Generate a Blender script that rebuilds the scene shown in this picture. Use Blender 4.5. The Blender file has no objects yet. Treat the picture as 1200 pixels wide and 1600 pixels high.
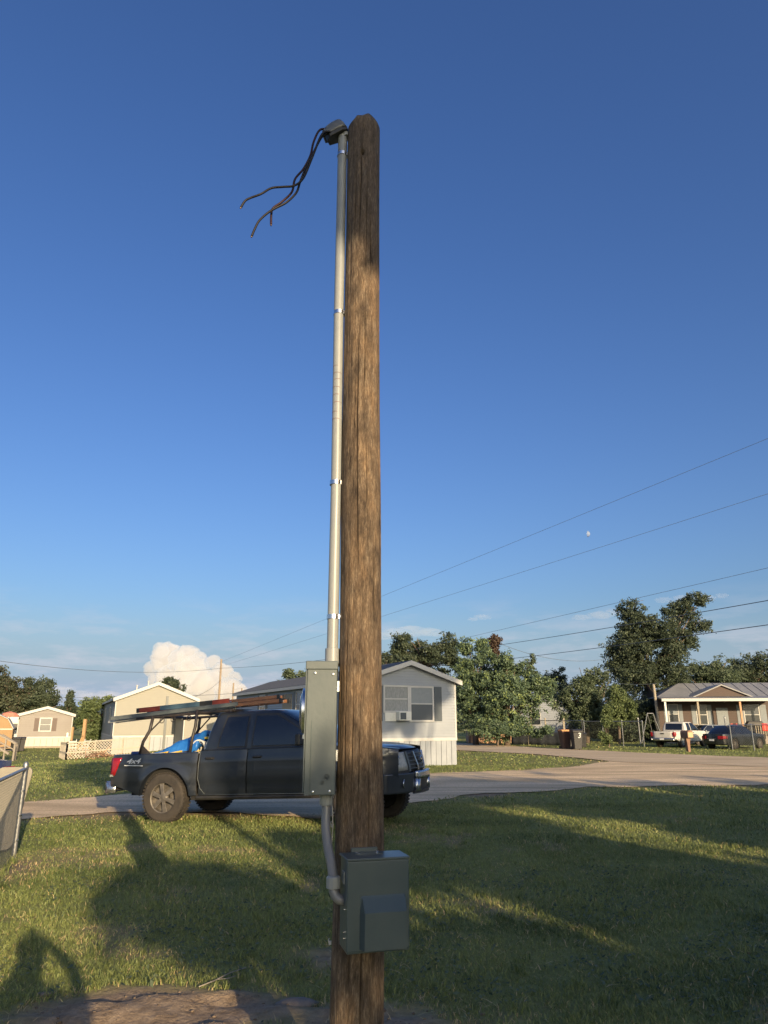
import bpy, bmesh, math, random
import numpy as np
from mathutils import Vector, Matrix, noise as mnoise

R = math.radians
random.seed(7)
rng = np.random.default_rng(7)
scene = bpy.context.scene
COL = scene.collection

# ------------------------------------------------------------------ camera
FPX, PITCH, EYE = 1110.0, R(16.4), 1.70
cam_d = bpy.data.cameras.new('camera')
cam_d.sensor_fit = 'VERTICAL'
cam_d.sensor_height = 32.0
cam_d.lens = 32.0 * FPX / 1600.0
cam_d.clip_start, cam_d.clip_end = 0.05, 20000
cam = bpy.data.objects.new('camera', cam_d)
COL.objects.link(cam)
cam.location = (0, 0, EYE)
cam.rotation_euler = (R(90) + PITCH, 0, 0)
scene.camera = cam

# ------------------------------------------------------------------ sun and sky
SUN_ELEV = R(13.0)
SUN_H = Vector((0.40, -0.9165, 0)).normalized()          # horizontal direction towards the sun
SUN_DIR = Vector((SUN_H.x * math.cos(SUN_ELEV), SUN_H.y * math.cos(SUN_ELEV), math.sin(SUN_ELEV)))
sun_d = bpy.data.lights.new('sun', 'SUN')
sun_d.energy = 5.0
sun_d.angle = R(0.55)
sun_d.color = (1.0, 0.76, 0.46)
sun = bpy.data.objects.new('sun', sun_d)
COL.objects.link(sun)
sun.rotation_euler = (-SUN_DIR).to_track_quat('-Z', 'Y').to_euler()

world = bpy.data.worlds.new('World')
scene.world = world
world.use_nodes = True
wn, wl = world.node_tree.nodes, world.node_tree.links
wn.clear()
w_out = wn.new('ShaderNodeOutputWorld')
w_bg = wn.new('ShaderNodeBackground')
w_sky = wn.new('ShaderNodeTexSky')
w_sky.sky_type = 'NISHITA'
w_sky.sun_disc = False
w_sky.sun_elevation = SUN_ELEV
w_sky.sun_rotation = math.atan2(SUN_H.x, SUN_H.y)
w_sky.altitude = 30
w_sky.air_density = 1.0
w_sky.dust_density = 3.5
w_sky.ozone_density = 3.0
w_bg.inputs['Strength'].default_value = 0.1275
# thin low clouds near the horizon, all the way round
w_tc = wn.new('ShaderNodeTexCoord')
w_sep = wn.new('ShaderNodeSeparateXYZ')
wl.new(w_tc.outputs['Generated'], w_sep.inputs[0])
w_map = wn.new('ShaderNodeMapping')
w_map.inputs['Scale'].default_value = (5.0, 5.0, 22.0)
wl.new(w_tc.outputs['Generated'], w_map.inputs[0])
w_no = wn.new('ShaderNodeTexNoise')
w_no.inputs['Scale'].default_value = 1.6
w_no.inputs['Detail'].default_value = 8
w_no.inputs['Roughness'].default_value = 0.6
wl.new(w_map.outputs[0], w_no.inputs['Vector'])
w_rp = wn.new('ShaderNodeValToRGB')
w_rp.color_ramp.elements[0].position = 0.50
w_rp.color_ramp.elements[0].color = (0, 0, 0, 1)
w_rp.color_ramp.elements[1].position = 0.66
w_rp.color_ramp.elements[1].color = (1, 1, 1, 1)
wl.new(w_no.outputs['Fac'], w_rp.inputs[0])
w_el = wn.new('ShaderNodeMapRange')          # only below about 10 degrees
w_el.inputs['From Min'].default_value = 0.05
w_el.inputs['From Max'].default_value = 0.17
w_el.inputs['To Min'].default_value = 0.6
w_el.inputs['To Max'].default_value = 0.0
wl.new(w_sep.outputs['Z'], w_el.inputs['Value'])
w_mul = wn.new('ShaderNodeMath')
w_mul.operation = 'MULTIPLY'
wl.new(w_rp.outputs[0], w_mul.inputs[0])
wl.new(w_el.outputs[0], w_mul.inputs[1])
w_hz = wn.new('ShaderNodeMapRange')          # pale evening haze hugging the horizon all round
w_hz.interpolation_type = 'SMOOTHSTEP'
w_hz.inputs['From Min'].default_value = 0.0
w_hz.inputs['From Max'].default_value = 0.17
w_hz.inputs['To Min'].default_value = 0.9
w_hz.inputs['To Max'].default_value = 0.0
wl.new(w_sep.outputs['Z'], w_hz.inputs['Value'])
w_hm = wn.new('ShaderNodeMix')
w_hm.data_type = 'RGBA'
w_hm.inputs['B'].default_value = (2.2, 2.8, 3.75, 1)
wl.new(w_hz.outputs[0], w_hm.inputs['Factor'])
w_mix = wn.new('ShaderNodeMix')
w_mix.data_type = 'RGBA'
w_mix.inputs['B'].default_value = (3.6, 3.5, 3.9, 1)
wl.new(w_mul.outputs[0], w_mix.inputs['Factor'])
w_hs = wn.new('ShaderNodeHueSaturation')
w_hs.inputs['Saturation'].default_value = 1.18
w_hs.inputs['Hue'].default_value = 0.515
wl.new(w_sky.outputs[0], w_hs.inputs['Color'])
wl.new(w_hs.outputs[0], w_hm.inputs['A'])
wl.new(w_hm.outputs['Result'], w_mix.inputs['A'])
wl.new(w_mix.outputs['Result'], w_bg.inputs['Color'])
wl.new(w_bg.outputs[0], w_out.inputs[0])

scene.view_settings.view_transform = 'Standard'
scene.view_settings.look = 'None'
scene.view_settings.gamma = 1.0
scene.view_settings.use_curve_mapping = False
scene.view_settings.exposure = 0.6
scene.render.engine = 'CYCLES'
scene.cycles.use_denoising = True
scene.cycles.max_bounces = 6
scene.cycles.volume_bounces = 4
scene.cycles.transparent_max_bounces = 8

# ------------------------------------------------------------------ placing helpers
_F = Vector((0, math.cos(PITCH), math.sin(PITCH)))
_U = Vector((0, -math.sin(PITCH), math.cos(PITCH)))
def ray(x, y):
    return _F + _U * ((800 - y) / FPX) + Vector((1, 0, 0)) * ((x - 600) / FPX)
def at(x, y, D):
    d = ray(x, y)
    return Vector((0, 0, EYE)) + d * (D / d.y)
def gp(x, y, z=0.0):
    d = ray(x, y)
    return Vector((0, 0, EYE)) + d * ((z - EYE) / d.z)

def sstep(a, b, v):
    t = np.clip((np.asarray(v, float) - a) / (b - a), 0, 1)
    return t * t * (3 - 2 * t)
def vnoise(x, y, s, seed=0):
    """cheap smooth value noise, -1..1, on arrays"""
    x = np.asarray(x, float) / s + seed * 17.13
    y = np.asarray(y, float) / s - seed * 9.71
    xi, yi = np.floor(x), np.floor(y)
    fx, fy = x - xi, y - yi
    fx, fy = fx * fx * (3 - 2 * fx), fy * fy * (3 - 2 * fy)
    def h(a, b):
        v = np.sin(a * 127.1 + b * 311.7 + seed * 74.7) * 43758.5453
        return (v - np.floor(v)) * 2 - 1
    return (h(xi, yi) * (1 - fx) + h(xi + 1, yi) * fx) * (1 - fy) + (h(xi, yi + 1) * (1 - fx) + h(xi + 1, yi + 1) * fx) * fy

# bare dirt in the foreground: strength 0..1
def dirt(x, y):
    x, y = np.asarray(x, float), np.asarray(y, float)
    n = vnoise(x, y, .5, 3) * .35 + vnoise(x, y, .17, 4) * .2
    a = 1 - np.hypot((x + 1.35) / 1.15, (y - 4.85) / .62) + n * .6
    b = (1 - np.hypot((x + .05) / .9, (y - 4.7) / .55) + n) * .6
    c = (1 - np.hypot((x - 2.6) / .5, (y - 4.95) / .35) + n) * .5
    d = (1 - np.hypot((x + .35) / .5, (y - 6.0) / .35) + n) * .45
    return np.clip(np.maximum.reduce([a, b, c, d]) * 2.2, 0, 1)
def gz(x, y):
    x, y = np.asarray(x, float), np.asarray(y, float)
    z = -0.75 * sstep(-9, -24, x) * sstep(20, 44, y)
    near = 1 - sstep(9, 12, y)
    z = z + near * (vnoise(x, y, 1.3, 1) * .02 + vnoise(x, y, .4, 2) * .008)
    z = z + dirt(x, y) * near * (.02 + .030 * vnoise(x * .55, y * 1.5, .21, 5) - .028 * np.clip(.25 - np.abs(vnoise(x * .5, y * 1.6, .3, 61)), 0, 1) / .25 + .012 * vnoise(x * 1.0, y * 2.2, .09, 6))
    return z
def gzf(x, y):
    return float(gz(x, y))

# ------------------------------------------------------------------ mesh builder
class MB:
    def __init__(self):
        self.v, self.f, self.m = [], [], []
    def add(self, vs, fs, mi=0):
        o = len(self.v)
        self.v += [tuple(p) for p in vs]
        self.f += [tuple(i + o for i in f) for f in fs]
        self.m += [mi] * len(fs)
        return self
    def box(self, c, s, rot=None, mi=0):
        c = Vector(c); hx, hy, hz = s[0] / 2, s[1] / 2, s[2] / 2
        vs = [Vector((x, y, z)) for z in (-hz, hz) for y in (-hy, hy) for x in (-hx, hx)]
        if rot is not None:
            m = rot if isinstance(rot, Matrix) else Matrix.Rotation(rot, 3, 'Z')
            vs = [m @ p for p in vs]
        return self.add([p + c for p in vs], [(0, 2, 3, 1), (4, 5, 7, 6), (0, 1, 5, 4), (2, 6, 7, 3), (0, 4, 6, 2), (1, 3, 7, 5)], mi)
    def b2(self, lo, hi, mi=0):
        return self.box([(a + b) / 2 for a, b in zip(lo, hi)], [abs(b - a) for a, b in zip(lo, hi)], None, mi)
    def bar(self, a, b, w, h, mi=0, up=(0, 0, 1)):
        a, b = Vector(a), Vector(b); d = (b - a)
        L = d.length; d.normalize(); up = Vector(up)
        if abs(d.dot(up)) > .98: up = Vector((1, 0, 0)) if abs(d.x) < .9 else Vector((0, 1, 0))
        s = d.cross(up).normalized(); t = s.cross(d)
        m = Matrix((d, s, t)).transposed()
        return self.box((a + b) / 2, (L, w, h), m, mi)
    def tube(self, pts, r, n=8, cap=True, mi=0):
        pts = [Vector(p) for p in pts]
        rs = r if isinstance(r, (list, tuple)) else [r] * len(pts)
        vs, fs = [], []
        prev = None
        for i, p in enumerate(pts):
            d = (pts[min(i + 1, len(pts) - 1)] - pts[max(i - 1, 0)]).normalized()
            if prev is None:
                q = Vector((0, 0, 1)) if abs(d.z) < .9 else Vector((1, 0, 0))
                s = d.cross(q).normalized()
            else:
                s = (prev - d * prev.dot(d)).normalized()
            prev = s; t = d.cross(s)
            for k in range(n):
                a = 2 * math.pi * k / n
                vs.append(p + (s * math.cos(a) + t * math.sin(a)) * rs[i])
        for i in range(len(pts) - 1):
            for k in range(n):
                k2 = (k + 1) % n
                fs.append((i * n + k, i * n + k2, (i + 1) * n + k2, (i + 1) * n + k))
        if cap:
            fs.append(tuple(range(n))[::-1]); fs.append(tuple(range((len(pts) - 1) * n, len(pts) * n)))
        return self.add(vs, fs, mi)
    def lathe(self, prof, n=24, axis='Z', c=(0, 0, 0), mi=0, cap=True):
        """prof: (radius, height) pairs"""
        vs, fs = [], []
        for r, h in prof:
            for k in range(n):
                a = 2 * math.pi * k / n
                x, y = r * math.cos(a), r * math.sin(a)
                p = {'Z': (x, y, h), 'Y': (x, h, y), 'X': (h, x, y)}[axis]
                vs.append((p[0] + c[0], p[1] + c[1], p[2] + c[2]))
        for i in range(len(prof) - 1):
            for k in range(n):
                k2 = (k + 1) % n
                fs.append((i * n + k, i * n + k2, (i + 1) * n + k2, (i + 1) * n + k))
        if cap and prof[0][0] > 1e-6: fs.append(tuple(range(n))[::-1])
        if cap and prof[-1][0] > 1e-6: fs.append(tuple(range((len(prof) - 1) * n, len(prof) * n)))
        return self.add(vs, fs, mi)
    def grid(self, fn, us, vs_, mi=0, flip=False):
        P = [fn(u, v) for v in vs_ for u in us]
        nu = len(us); fs = []
        for j in range(len(vs_) - 1):
            for i in range(nu - 1):
                q = (j * nu + i, j * nu + i + 1, (j + 1) * nu + i + 1, (j + 1) * nu + i)
                fs.append(q[::-1] if flip else q)
        return self.add(P, fs, mi)
    def prism(self, poly, d0, d1, fn, mi=0):
        """poly: 2D outline; fn(u,v,d)->3D; extruded d0..d1"""
        n = len(poly)
        vs = [fn(u, v, d0) for u, v in poly] + [fn(u, v, d1) for u, v in poly]
        fs = [tuple(range(n))[::-1], tuple(range(n, 2 * n))]
        fs += [(i, (i + 1) % n, n + (i + 1) % n, n + i) for i in range(n)]
        return self.add(vs, fs, mi)
    def build(self, name, mats, parent=None, smooth=False, bevel=0, solid=0, fixn=True, auto=None):
        me = bpy.data.meshes.new(name)
        me.from_pydata(self.v, [], self.f)
        mats = mats if isinstance(mats, (list, tuple)) else [mats]
        for m in mats: me.materials.append(m)
        if len(mats) > 1: me.polygons.foreach_set('material_index', self.m)
        if fixn or auto:
            bm = bmesh.new(); bm.from_mesh(me)
            if fixn: bmesh.ops.recalc_face_normals(bm, faces=bm.faces)
            if auto is not None:
                for f in bm.faces: f.smooth = True
                for e in bm.edges:
                    if len(e.link_faces) == 2 and e.calc_face_angle(0) > auto: e.smooth = False
            bm.to_mesh(me); bm.free()
        if smooth: me.polygons.foreach_set('use_smooth', [True] * len(me.polygons))
        o = bpy.data.objects.new(name, me)
        COL.objects.link(o)
        if parent is not None: o.parent = parent
        if solid:
            s = o.modifiers.new('solidify', 'SOLIDIFY'); s.thickness = solid; s.offset = -1
        if bevel:
            b = o.modifiers.new('bevel', 'BEVEL'); b.width = bevel; b.segments = 2; b.limit_method = 'ANGLE'
        return o

def tag(o, label, cat=None, group=None, kind=None):
    if label: o['label'] = label
    if cat: o['category'] = cat
    if group: o['group'] = group
    if kind: o['kind'] = kind
    return o
def thing(name, label, cat, loc=(0, 0, 0), rotz=0, group=None):
    o = bpy.data.objects.new(name, None)
    o.empty_display_size = .2
    COL.objects.link(o)
    o.location = loc; o.rotation_euler = (0, 0, rotz)
    return tag(o, label, cat, group)
def shift(root, *parts):
    """bring world-space parts under an Empty that stands away from the origin"""
    inv = root.matrix_basis.inverted()
    for p in parts:
        p.data.transform(inv)
        p.parent = root
def ground_thing(name, label, cat, p, group=None):
    return thing(name, label, cat, (p[0], p[1], gzf(p[0], p[1])), 0, group)

# ------------------------------------------------------------------ materials
def nodes(name):
    m = bpy.data.materials.new(name); m.use_nodes = True
    nt = m.node_tree
    return m, nt.nodes, nt.links, nt.nodes['Principled BSDF']
def M(name, c1, c2=None, scale=6, rough=.6, bump=0, bscale=40, metal=0, coat=0, stretch=(1, 1, 1), spec=.5, detail=6, lo=.35, hi=.65, dist=.01, trans=0):
    m, N, L, P = nodes(name)
    P.inputs['Base Color'].default_value = (*c1, 1)
    P.inputs['Roughness'].default_value = rough
    P.inputs['Metallic'].default_value = metal
    P.inputs['Specular IOR Level'].default_value = spec
    P.inputs['Coat Weight'].default_value = coat
    P.inputs['Coat Roughness'].default_value = .12
    if c2 or bump:
        tc = N.new('ShaderNodeTexCoord'); mp = N.new('ShaderNodeMapping')
        mp.inputs['Scale'].default_value = stretch
        L.new(tc.outputs['Object'], mp.inputs[0])
    if c2:
        no = N.new('ShaderNodeTexNoise'); no.inputs['Scale'].default_value = scale
        no.inputs['Detail'].default_value = detail; no.inputs['Roughness'].default_value = .6
        L.new(mp.outputs[0], no.inputs['Vector'])
        rp = N.new('ShaderNodeValToRGB')
        rp.color_ramp.elements[0].position, rp.color_ramp.elements[1].position = lo, hi
        rp.color_ramp.elements[0].color, rp.color_ramp.elements[1].color = (*c1, 1), (*c2, 1)
        L.new(no.outputs['Fac'], rp.inputs[0]); L.new(rp.outputs[0], P.inputs['Base Color'])
        mr = N.new('ShaderNodeMapRange')
        mr.inputs['To Min'].default_value = max(.03, rough - .1); mr.inputs['To Max'].default_value = min(1, rough + .12)
        L.new(no.outputs['Fac'], mr.inputs['Value']); L.new(mr.outputs[0], P.inputs['Roughness'])
    if bump:
        n2 = N.new('ShaderNodeTexNoise'); n2.inputs['Scale'].default_value = bscale; n2.inputs['Detail'].default_value = 5
        L.new(mp.outputs[0], n2.inputs['Vector'])
        b = N.new('ShaderNodeBump'); b.inputs['Strength'].default_value = bump; b.inputs['Distance'].default_value = dist
        L.new(n2.outputs['Fac'], b.inputs['Height']); L.new(b.outputs[0], P.inputs['Normal'])
    return m

def leaf_mat(name, c1, c2, tip=None, trans=.35, rough=.5):
    """leaf colour runs c1..c2 with the per-leaf attribute 'tint' (0..1); tip replaces c2 at the top end"""
    m, N, L, P = nodes(name)
    a = N.new('ShaderNodeAttribute'); a.attribute_name = 'tint'
    rp = N.new('ShaderNodeValToRGB')
    rp.color_ramp.elements[0].color = (*c1, 1); rp.color_ramp.elements[1].color = (*c2, 1)
    if tip:
        rp.color_ramp.elements[1].position = .8
        e = rp.color_ramp.elements.new(.93); e.color = (*tip, 1)
    L.new(a.outputs['Fac'], rp.inputs[0]); L.new(rp.outputs[0], P.inputs['Base Color'])
    P.inputs['Roughness'].default_value = rough
    P.inputs['Specular IOR Level'].default_value = .3
    t = N.new('ShaderNodeBsdfTranslucent'); L.new(rp.outputs[0], t.inputs[0])
    mx = N.new('ShaderNodeMixShader'); mx.inputs[0].default_value = trans
    L.new(P.outputs[0], mx.inputs[1]); L.new(t.outputs[0], mx.inputs[2])
    L.new(mx.outputs[0], N['Material Output'].inputs[0])
    return m

def glass_mat(name, col=(.02, .025, .03), rough=.04):
    return M(name, col, rough=rough, spec=.9)

MAT = {}
MAT['pvc'] = M('grey_pvc', (.235, .25, .262), (.265, .28, .285), scale=9, rough=.38, bump=.05, bscale=15)
MAT['pvc_dark'] = M('dark_grey_pvc', (.10, .107, .115), (.125, .132, .14), scale=9, rough=.4)
MAT['flex'] = M('grey_flexible_conduit', (.15, .155, .165), (.18, .18, .185), scale=9, rough=.3)
MAT['enamel'] = M('grey_green_enamel', (.078, .098, .105), (.095, .115, .12), scale=5, rough=.36, bump=.04, bscale=60)
MAT['enamel2'] = M('slate_green_enamel', (.06, .084, .092), (.072, .096, .102), scale=6, rough=.33, bump=.04, bscale=60)
MAT['mesh'] = M('dull_chain_link_wire', (.10, .105, .11), (.15, .155, .16), scale=20, rough=.6, metal=.3)
MAT['copper'] = M('cut_conductor', (.10, .065, .04), rough=.5, metal=.6)
MAT['galv'] = M('galvanised_steel', (.26, .27, .28), (.36, .37, .38), scale=20, rough=.42, metal=.8)
MAT['zinc'] = M('bright_zinc', (.62, .64, .68), (.75, .76, .78), scale=25, rough=.25, metal=1)
MAT['meterglass'] = M('meter_glass', (.10, .12, .15), rough=.05, spec=.9)
MAT['black_rub'] = M('black_rubber_insulation', (.012, .012, .014), (.02, .018, .022), scale=30, rough=.5, spec=.2)
MAT['maroon_rub'] = M('maroon_striped_insulation', (.018, .011, .014), (.04, .014, .02), scale=20, rough=.5, spec=.2)
MAT['tyre'] = M('dusty_tyre', (.026, .023, .021), (.055, .046, .037), scale=5, rough=.85, bump=.2, bscale=40)
MAT['rim'] = M('dusty_alloy', (.13, .118, .105), (.22, .20, .175), scale=9, rough=.45, metal=.5)
MAT['truck'] = M('navy_black_paint', (.014, .019, .030), (.024, .028, .036), scale=2.2, rough=.33, coat=.75, spec=.45)
MAT['truck'].node_tree.nodes['Principled BSDF'].inputs['Coat Roughness'].default_value = .07
MAT['black_plastic'] = M('black_plastic', (.018, .018, .02), (.03, .03, .03), scale=12, rough=.5)
MAT['dark_gap'] = M('dark_underbody', (.012, .012, .012), (.02, .018, .016), scale=8, rough=.9)
MAT['tint_glass'] = glass_mat('tinted_glass', (.010, .012, .016), .04)
MAT['chrome'] = M('worn_chrome', (.42, .44, .48), (.52, .54, .58), scale=12, rough=.22, metal=.9)
MAT['lens'] = M('clear_lamp_lens', (.26, .27, .26), (.36, .36, .33), scale=14, rough=.15, spec=.8)
MAT['red_lens'] = M('red_lamp_lens', (.22, .008, .014), (.30, .012, .02), scale=14, rough=.15, spec=.8)
MAT['amber'] = M('amber_lens', (.75, .55, .4), rough=.2)
MAT['black_steel'] = M('black_rack_steel', (.018, .018, .02), (.045, .035, .03), scale=10, rough=.5)
MAT['decal'] = M('silver_decal', (.55, .57, .60), rough=.35)
MAT['tarp'] = M('blue_tarp', (.015, .12, .42), (.03, .18, .55), scale=7, rough=.38, bump=.3, bscale=14, dist=.02)
MAT['navy_tub'] = M('navy_plastic', (.02, .05, .22), (.03, .07, .27), scale=7, rough=.4)
MAT['yellow'] = M('yellow_plastic', (.70, .46, .03), (.75, .52, .06), scale=9, rough=.4)
MAT['orange_fg'] = M('orange_fibreglass', (.27, .12, .06), (.32, .155, .08), scale=12, rough=.5)
MAT['red_fg'] = M('red_plastic', (.22, .035, .022), (.27, .05, .03), scale=12, rough=.5)
MAT['blue_fg'] = M('faded_blue_fibreglass', (.05, .10, .145), (.075, .13, .175), scale=9, rough=.5)
MAT['alu'] = M('dull_aluminium', (.36, .38, .38), (.48, .49, .48), scale=14, rough=.42, metal=.6)
MAT['dark_rail'] = M('dark_grey_rail', (.075, .09, .10), (.11, .125, .13), scale=10, rough=.45)
MAT['hose'] = M('white_hose', (.62, .61, .57), (.72, .71, .66), scale=9, rough=.4)
MAT['white'] = M('white_vinyl_trim', (.42, .42, .42), (.47, .47, .46), scale=3, rough=.5)
MAT['vinyl_w'] = M('white_vinyl_siding', (.255, .28, .315), (.285, .31, .345), scale=1.6, rough=.5)
MAT['vinyl_b'] = M('cream_vinyl_siding', (.225, .22, .19), (.255, .248, .212), scale=1.4, rough=.55)
MAT['vinyl_g'] = M('taupe_vinyl_siding', (.18, .163, .152), (.20, .18, .168), scale=1.2, rough=.55)
MAT['vinyl_br'] = M('brown_wood_siding', (.05, .031, .026), (.068, .041, .034), scale=1.5, rough=.65)
MAT['skirt'] = M('white_vertical_skirting', (.26, .285, .32), (.31, .335, .37), scale=2, rough=.5)
MAT['cream'] = M('cream_skirting', (.40, .39, .35), (.44, .43, .38), scale=2, rough=.55)
MAT['shingle'] = M('dark_asphalt_shingle', (.06, .065, .075), (.11, .115, .12), scale=22, rough=.9, bump=.5, bscale=30)
MAT['metalroof'] = M('grey_metal_roof', (.19, .195, .205), (.25, .25, .255), scale=1.5, rough=.5)
MAT['shutter'] = M('slate_shutter', (.052, .066, .082), (.066, .082, .098), scale=8, rough=.5)
MAT['shutter_br'] = M('brown_shutter', (.075, .05, .045), (.1, .07, .06), scale=8, rough=.55)
MAT['glass'] = glass_mat('window_glass', (.05, .06, .075), .22)
MAT['glass_d'] = glass_mat('dark_window_glass', (.02, .025, .03), .2)
MAT['curtain'] = M('lace_curtain', (.20, .215, .22), (.32, .33, .33), scale=9, rough=.9, stretch=(6, 6, 1))
MAT['blind'] = M('window_blind', (.20, .225, .25), (.235, .26, .28), scale=9, rough=.8)
MAT['ac'] = M('air_conditioner_plastic', (.62, .62, .57), (.70, .69, .64), scale=9, rough=.5)
MAT['wood_raw'] = M('raw_pine', (.36, .22, .11), (.42, .27, .14), scale=5, rough=.7, stretch=(4, 4, .5))
MAT['wood_grey'] = M('weathered_board', (.24, .21, .175), (.31, .275, .235), scale=5, rough=.8, stretch=(4, 4, .6))
MAT['wood_red'] = M('cedar_deck', (.40, .22, .13), (.5, .3, .18), scale=5, rough=.75)
MAT['post'] = M('pale_wood_post', (.27, .235, .18), (.34, .295, .23), scale=6, rough=.85, stretch=(5, 5, .6))
MAT['utility'] = M('weathered_utility_pole', (.22, .17, .12), (.32, .25, .18), scale=6, rough=.9, stretch=(5, 5, .5))
MAT['lattice'] = M('cream_lattice', (.36, .325, .265), (.41, .37, .30), scale=4, rough=.6)
MAT['shed'] = M('tan_wood_siding', (.27, .17, .08), (.31, .20, .10), scale=3, rough=.7, stretch=(3, 3, .5))
MAT['camper'] = M('white_camper_panel', (.50, .49, .45), (.55, .54, .50), scale=3, rough=.4)
MAT['lime'] = M('yellow_green_panel', (.52, .50, .10), (.58, .56, .15), scale=4, rough=.6)
MAT['bin'] = M('black_bin_plastic', (.014, .014, .017), (.028, .027, .03), scale=6, rough=.5)
MAT['bin_br'] = M('brown_bin_plastic', (.045, .022, .018), (.065, .032, .026), scale=6, rough=.5)
MAT['bin_or'] = M('orange_lid', (.55, .25, .08), (.6, .3, .12), scale=6, rough=.5)
MAT['screen'] = M('dark_privacy_cloth', (.025, .03, .04), (.045, .05, .06), scale=4, rough=.85, bump=.3, bscale=8)
MAT['tanpanel'] = M('beige_plastic_panel', (.21, .195, .16), (.26, .24, .195), scale=3, rough=.55)
MAT['navycar'] = M('navy_gloss', (.015, .03, .10), (.02, .04, .13), scale=2, rough=.2, coat=.8)
MAT['white_paint'] = M('white_car_paint', (.50, .49, .46), (.55, .54, .51), scale=2, rough=.3, coat=.6)
MAT['dark_paint'] = M('black_car_paint', (.012, .014, .017), (.02, .022, .026), scale=2, rough=.25, coat=.8)
MAT['silver'] = M('grey_silver_paint', (.28, .32, .33), (.34, .37, .38), scale=2, rough=.3, metal=.3, coat=.6)
MAT['plate'] = M('licence_plate', (.75, .76, .78), rough=.4)
MAT['red'] = M('red_plastic_toy', (.55, .04, .03), (.62, .06, .04), scale=5, rough=.45)
MAT['brush'] = M('dry_brush', (.14, .075, .05), (.24, .14, .09), scale=8, rough=.9)
MAT['bark'] = M('bark', (.10, .075, .055), (.17, .13, .10), scale=7, rough=.95, bump=.6, bscale=12, stretch=(3, 3, .6), dist=.03)
MAT['wire'] = M('power_cable', (.09, .11, .14), rough=.7)
MAT['wire_l'] = M('grey_power_cable', (.20, .27, .38), rough=.7)
MAT['moon'] = M('moon_surface', (.17, .22, .33), (.21, .26, .37), scale=.002, rough=1, spec=0)
MAT['cloud'] = M('cloud_white', (.40, .43, .49), rough=1, spec=0)
MAT['skin'] = M('skin', (.48, .29, .21), rough=.6)

MAT['leaf_dark'] = leaf_mat('oak_leaves', (.036, .055, .038), (.125, .155, .095))
MAT['leaf_mid'] = leaf_mat('mid_green_leaves', (.05, .075, .045), (.155, .195, .115))
MAT['leaf_light'] = leaf_mat('light_green_leaves', (.075, .108, .045), (.20, .25, .11))
MAT['leaf_vine'] = leaf_mat('vine_leaves', (.05, .085, .058), (.165, .23, .135), tip=(.26, .33, .12))
MAT['leaf_dry'] = leaf_mat('dry_brown_leaves', (.065, .045, .036), (.13, .092, .07))
MAT['leaf_red'] = leaf_mat('reddish_leaves', (.045, .06, .036), (.12, .135, .08), tip=(.15, .115, .085))
MAT['blade'] = leaf_mat('grass_blades', (.055, .088, .030), (.25, .285, .095), tip=(.46, .35, .19), trans=.15, rough=.5)

def ground_mat():
    m, N, L, P = nodes('lawn_soil')
    tc = N.new('ShaderNodeTexCoord')
    def noise(s, d=6):
        n = N.new('ShaderNodeTexNoise'); n.inputs['Scale'].default_value = s; n.inputs['Detail'].default_value = d
        n.inputs['Roughness'].default_value = .65
        L.new(tc.outputs['Object'], n.inputs['Vector']); return n.outputs['Fac']
    def ramp(f, a, b, ca, cb):
        r = N.new('ShaderNodeValToRGB'); r.color_ramp.elements[0].position = a; r.color_ramp.elements[1].position = b
        r.color_ramp.elements[0].color = (*ca, 1); r.color_ramp.elements[1].color = (*cb, 1)
        L.new(f, r.inputs[0]); return r.outputs[0]
    g1 = ramp(noise(9, 8), .35, .68, (.12, .14, .045), (.26, .27, .10))
    g2 = ramp(noise(.35, 4), .3, .75, (.13, .155, .055), (.31, .30, .125))
    mx = N.new('ShaderNodeMix'); mx.data_type = 'RGBA'; mx.inputs['Factor'].default_value = .5
    L.new(g1, mx.inputs['A']); L.new(g2, mx.inputs['B'])
    d = ramp(noise(14, 8), .3, .7, (.18, .13, .085), (.36, .275, .19))
    at_ = N.new('ShaderNodeAttribute'); at_.attribute_name = 'bare'
    m2 = N.new('ShaderNodeMix'); m2.data_type = 'RGBA'
    L.new(at_.outputs['Fac'], m2.inputs['Factor']); L.new(mx.outputs['Result'], m2.inputs['A']); L.new(d, m2.inputs['B'])
    L.new(m2.outputs['Result'], P.inputs['Base Color'])
    P.inputs['Roughness'].default_value = .95; P.inputs['Specular IOR Level'].default_value = .1
    b = N.new('ShaderNodeBump'); b.inputs['Strength'].default_value = .7; b.inputs['Distance'].default_value = .03
    L.new(noise(30, 8), b.inputs['Height']); L.new(b.outputs[0], P.inputs['Normal'])
    return m
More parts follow.
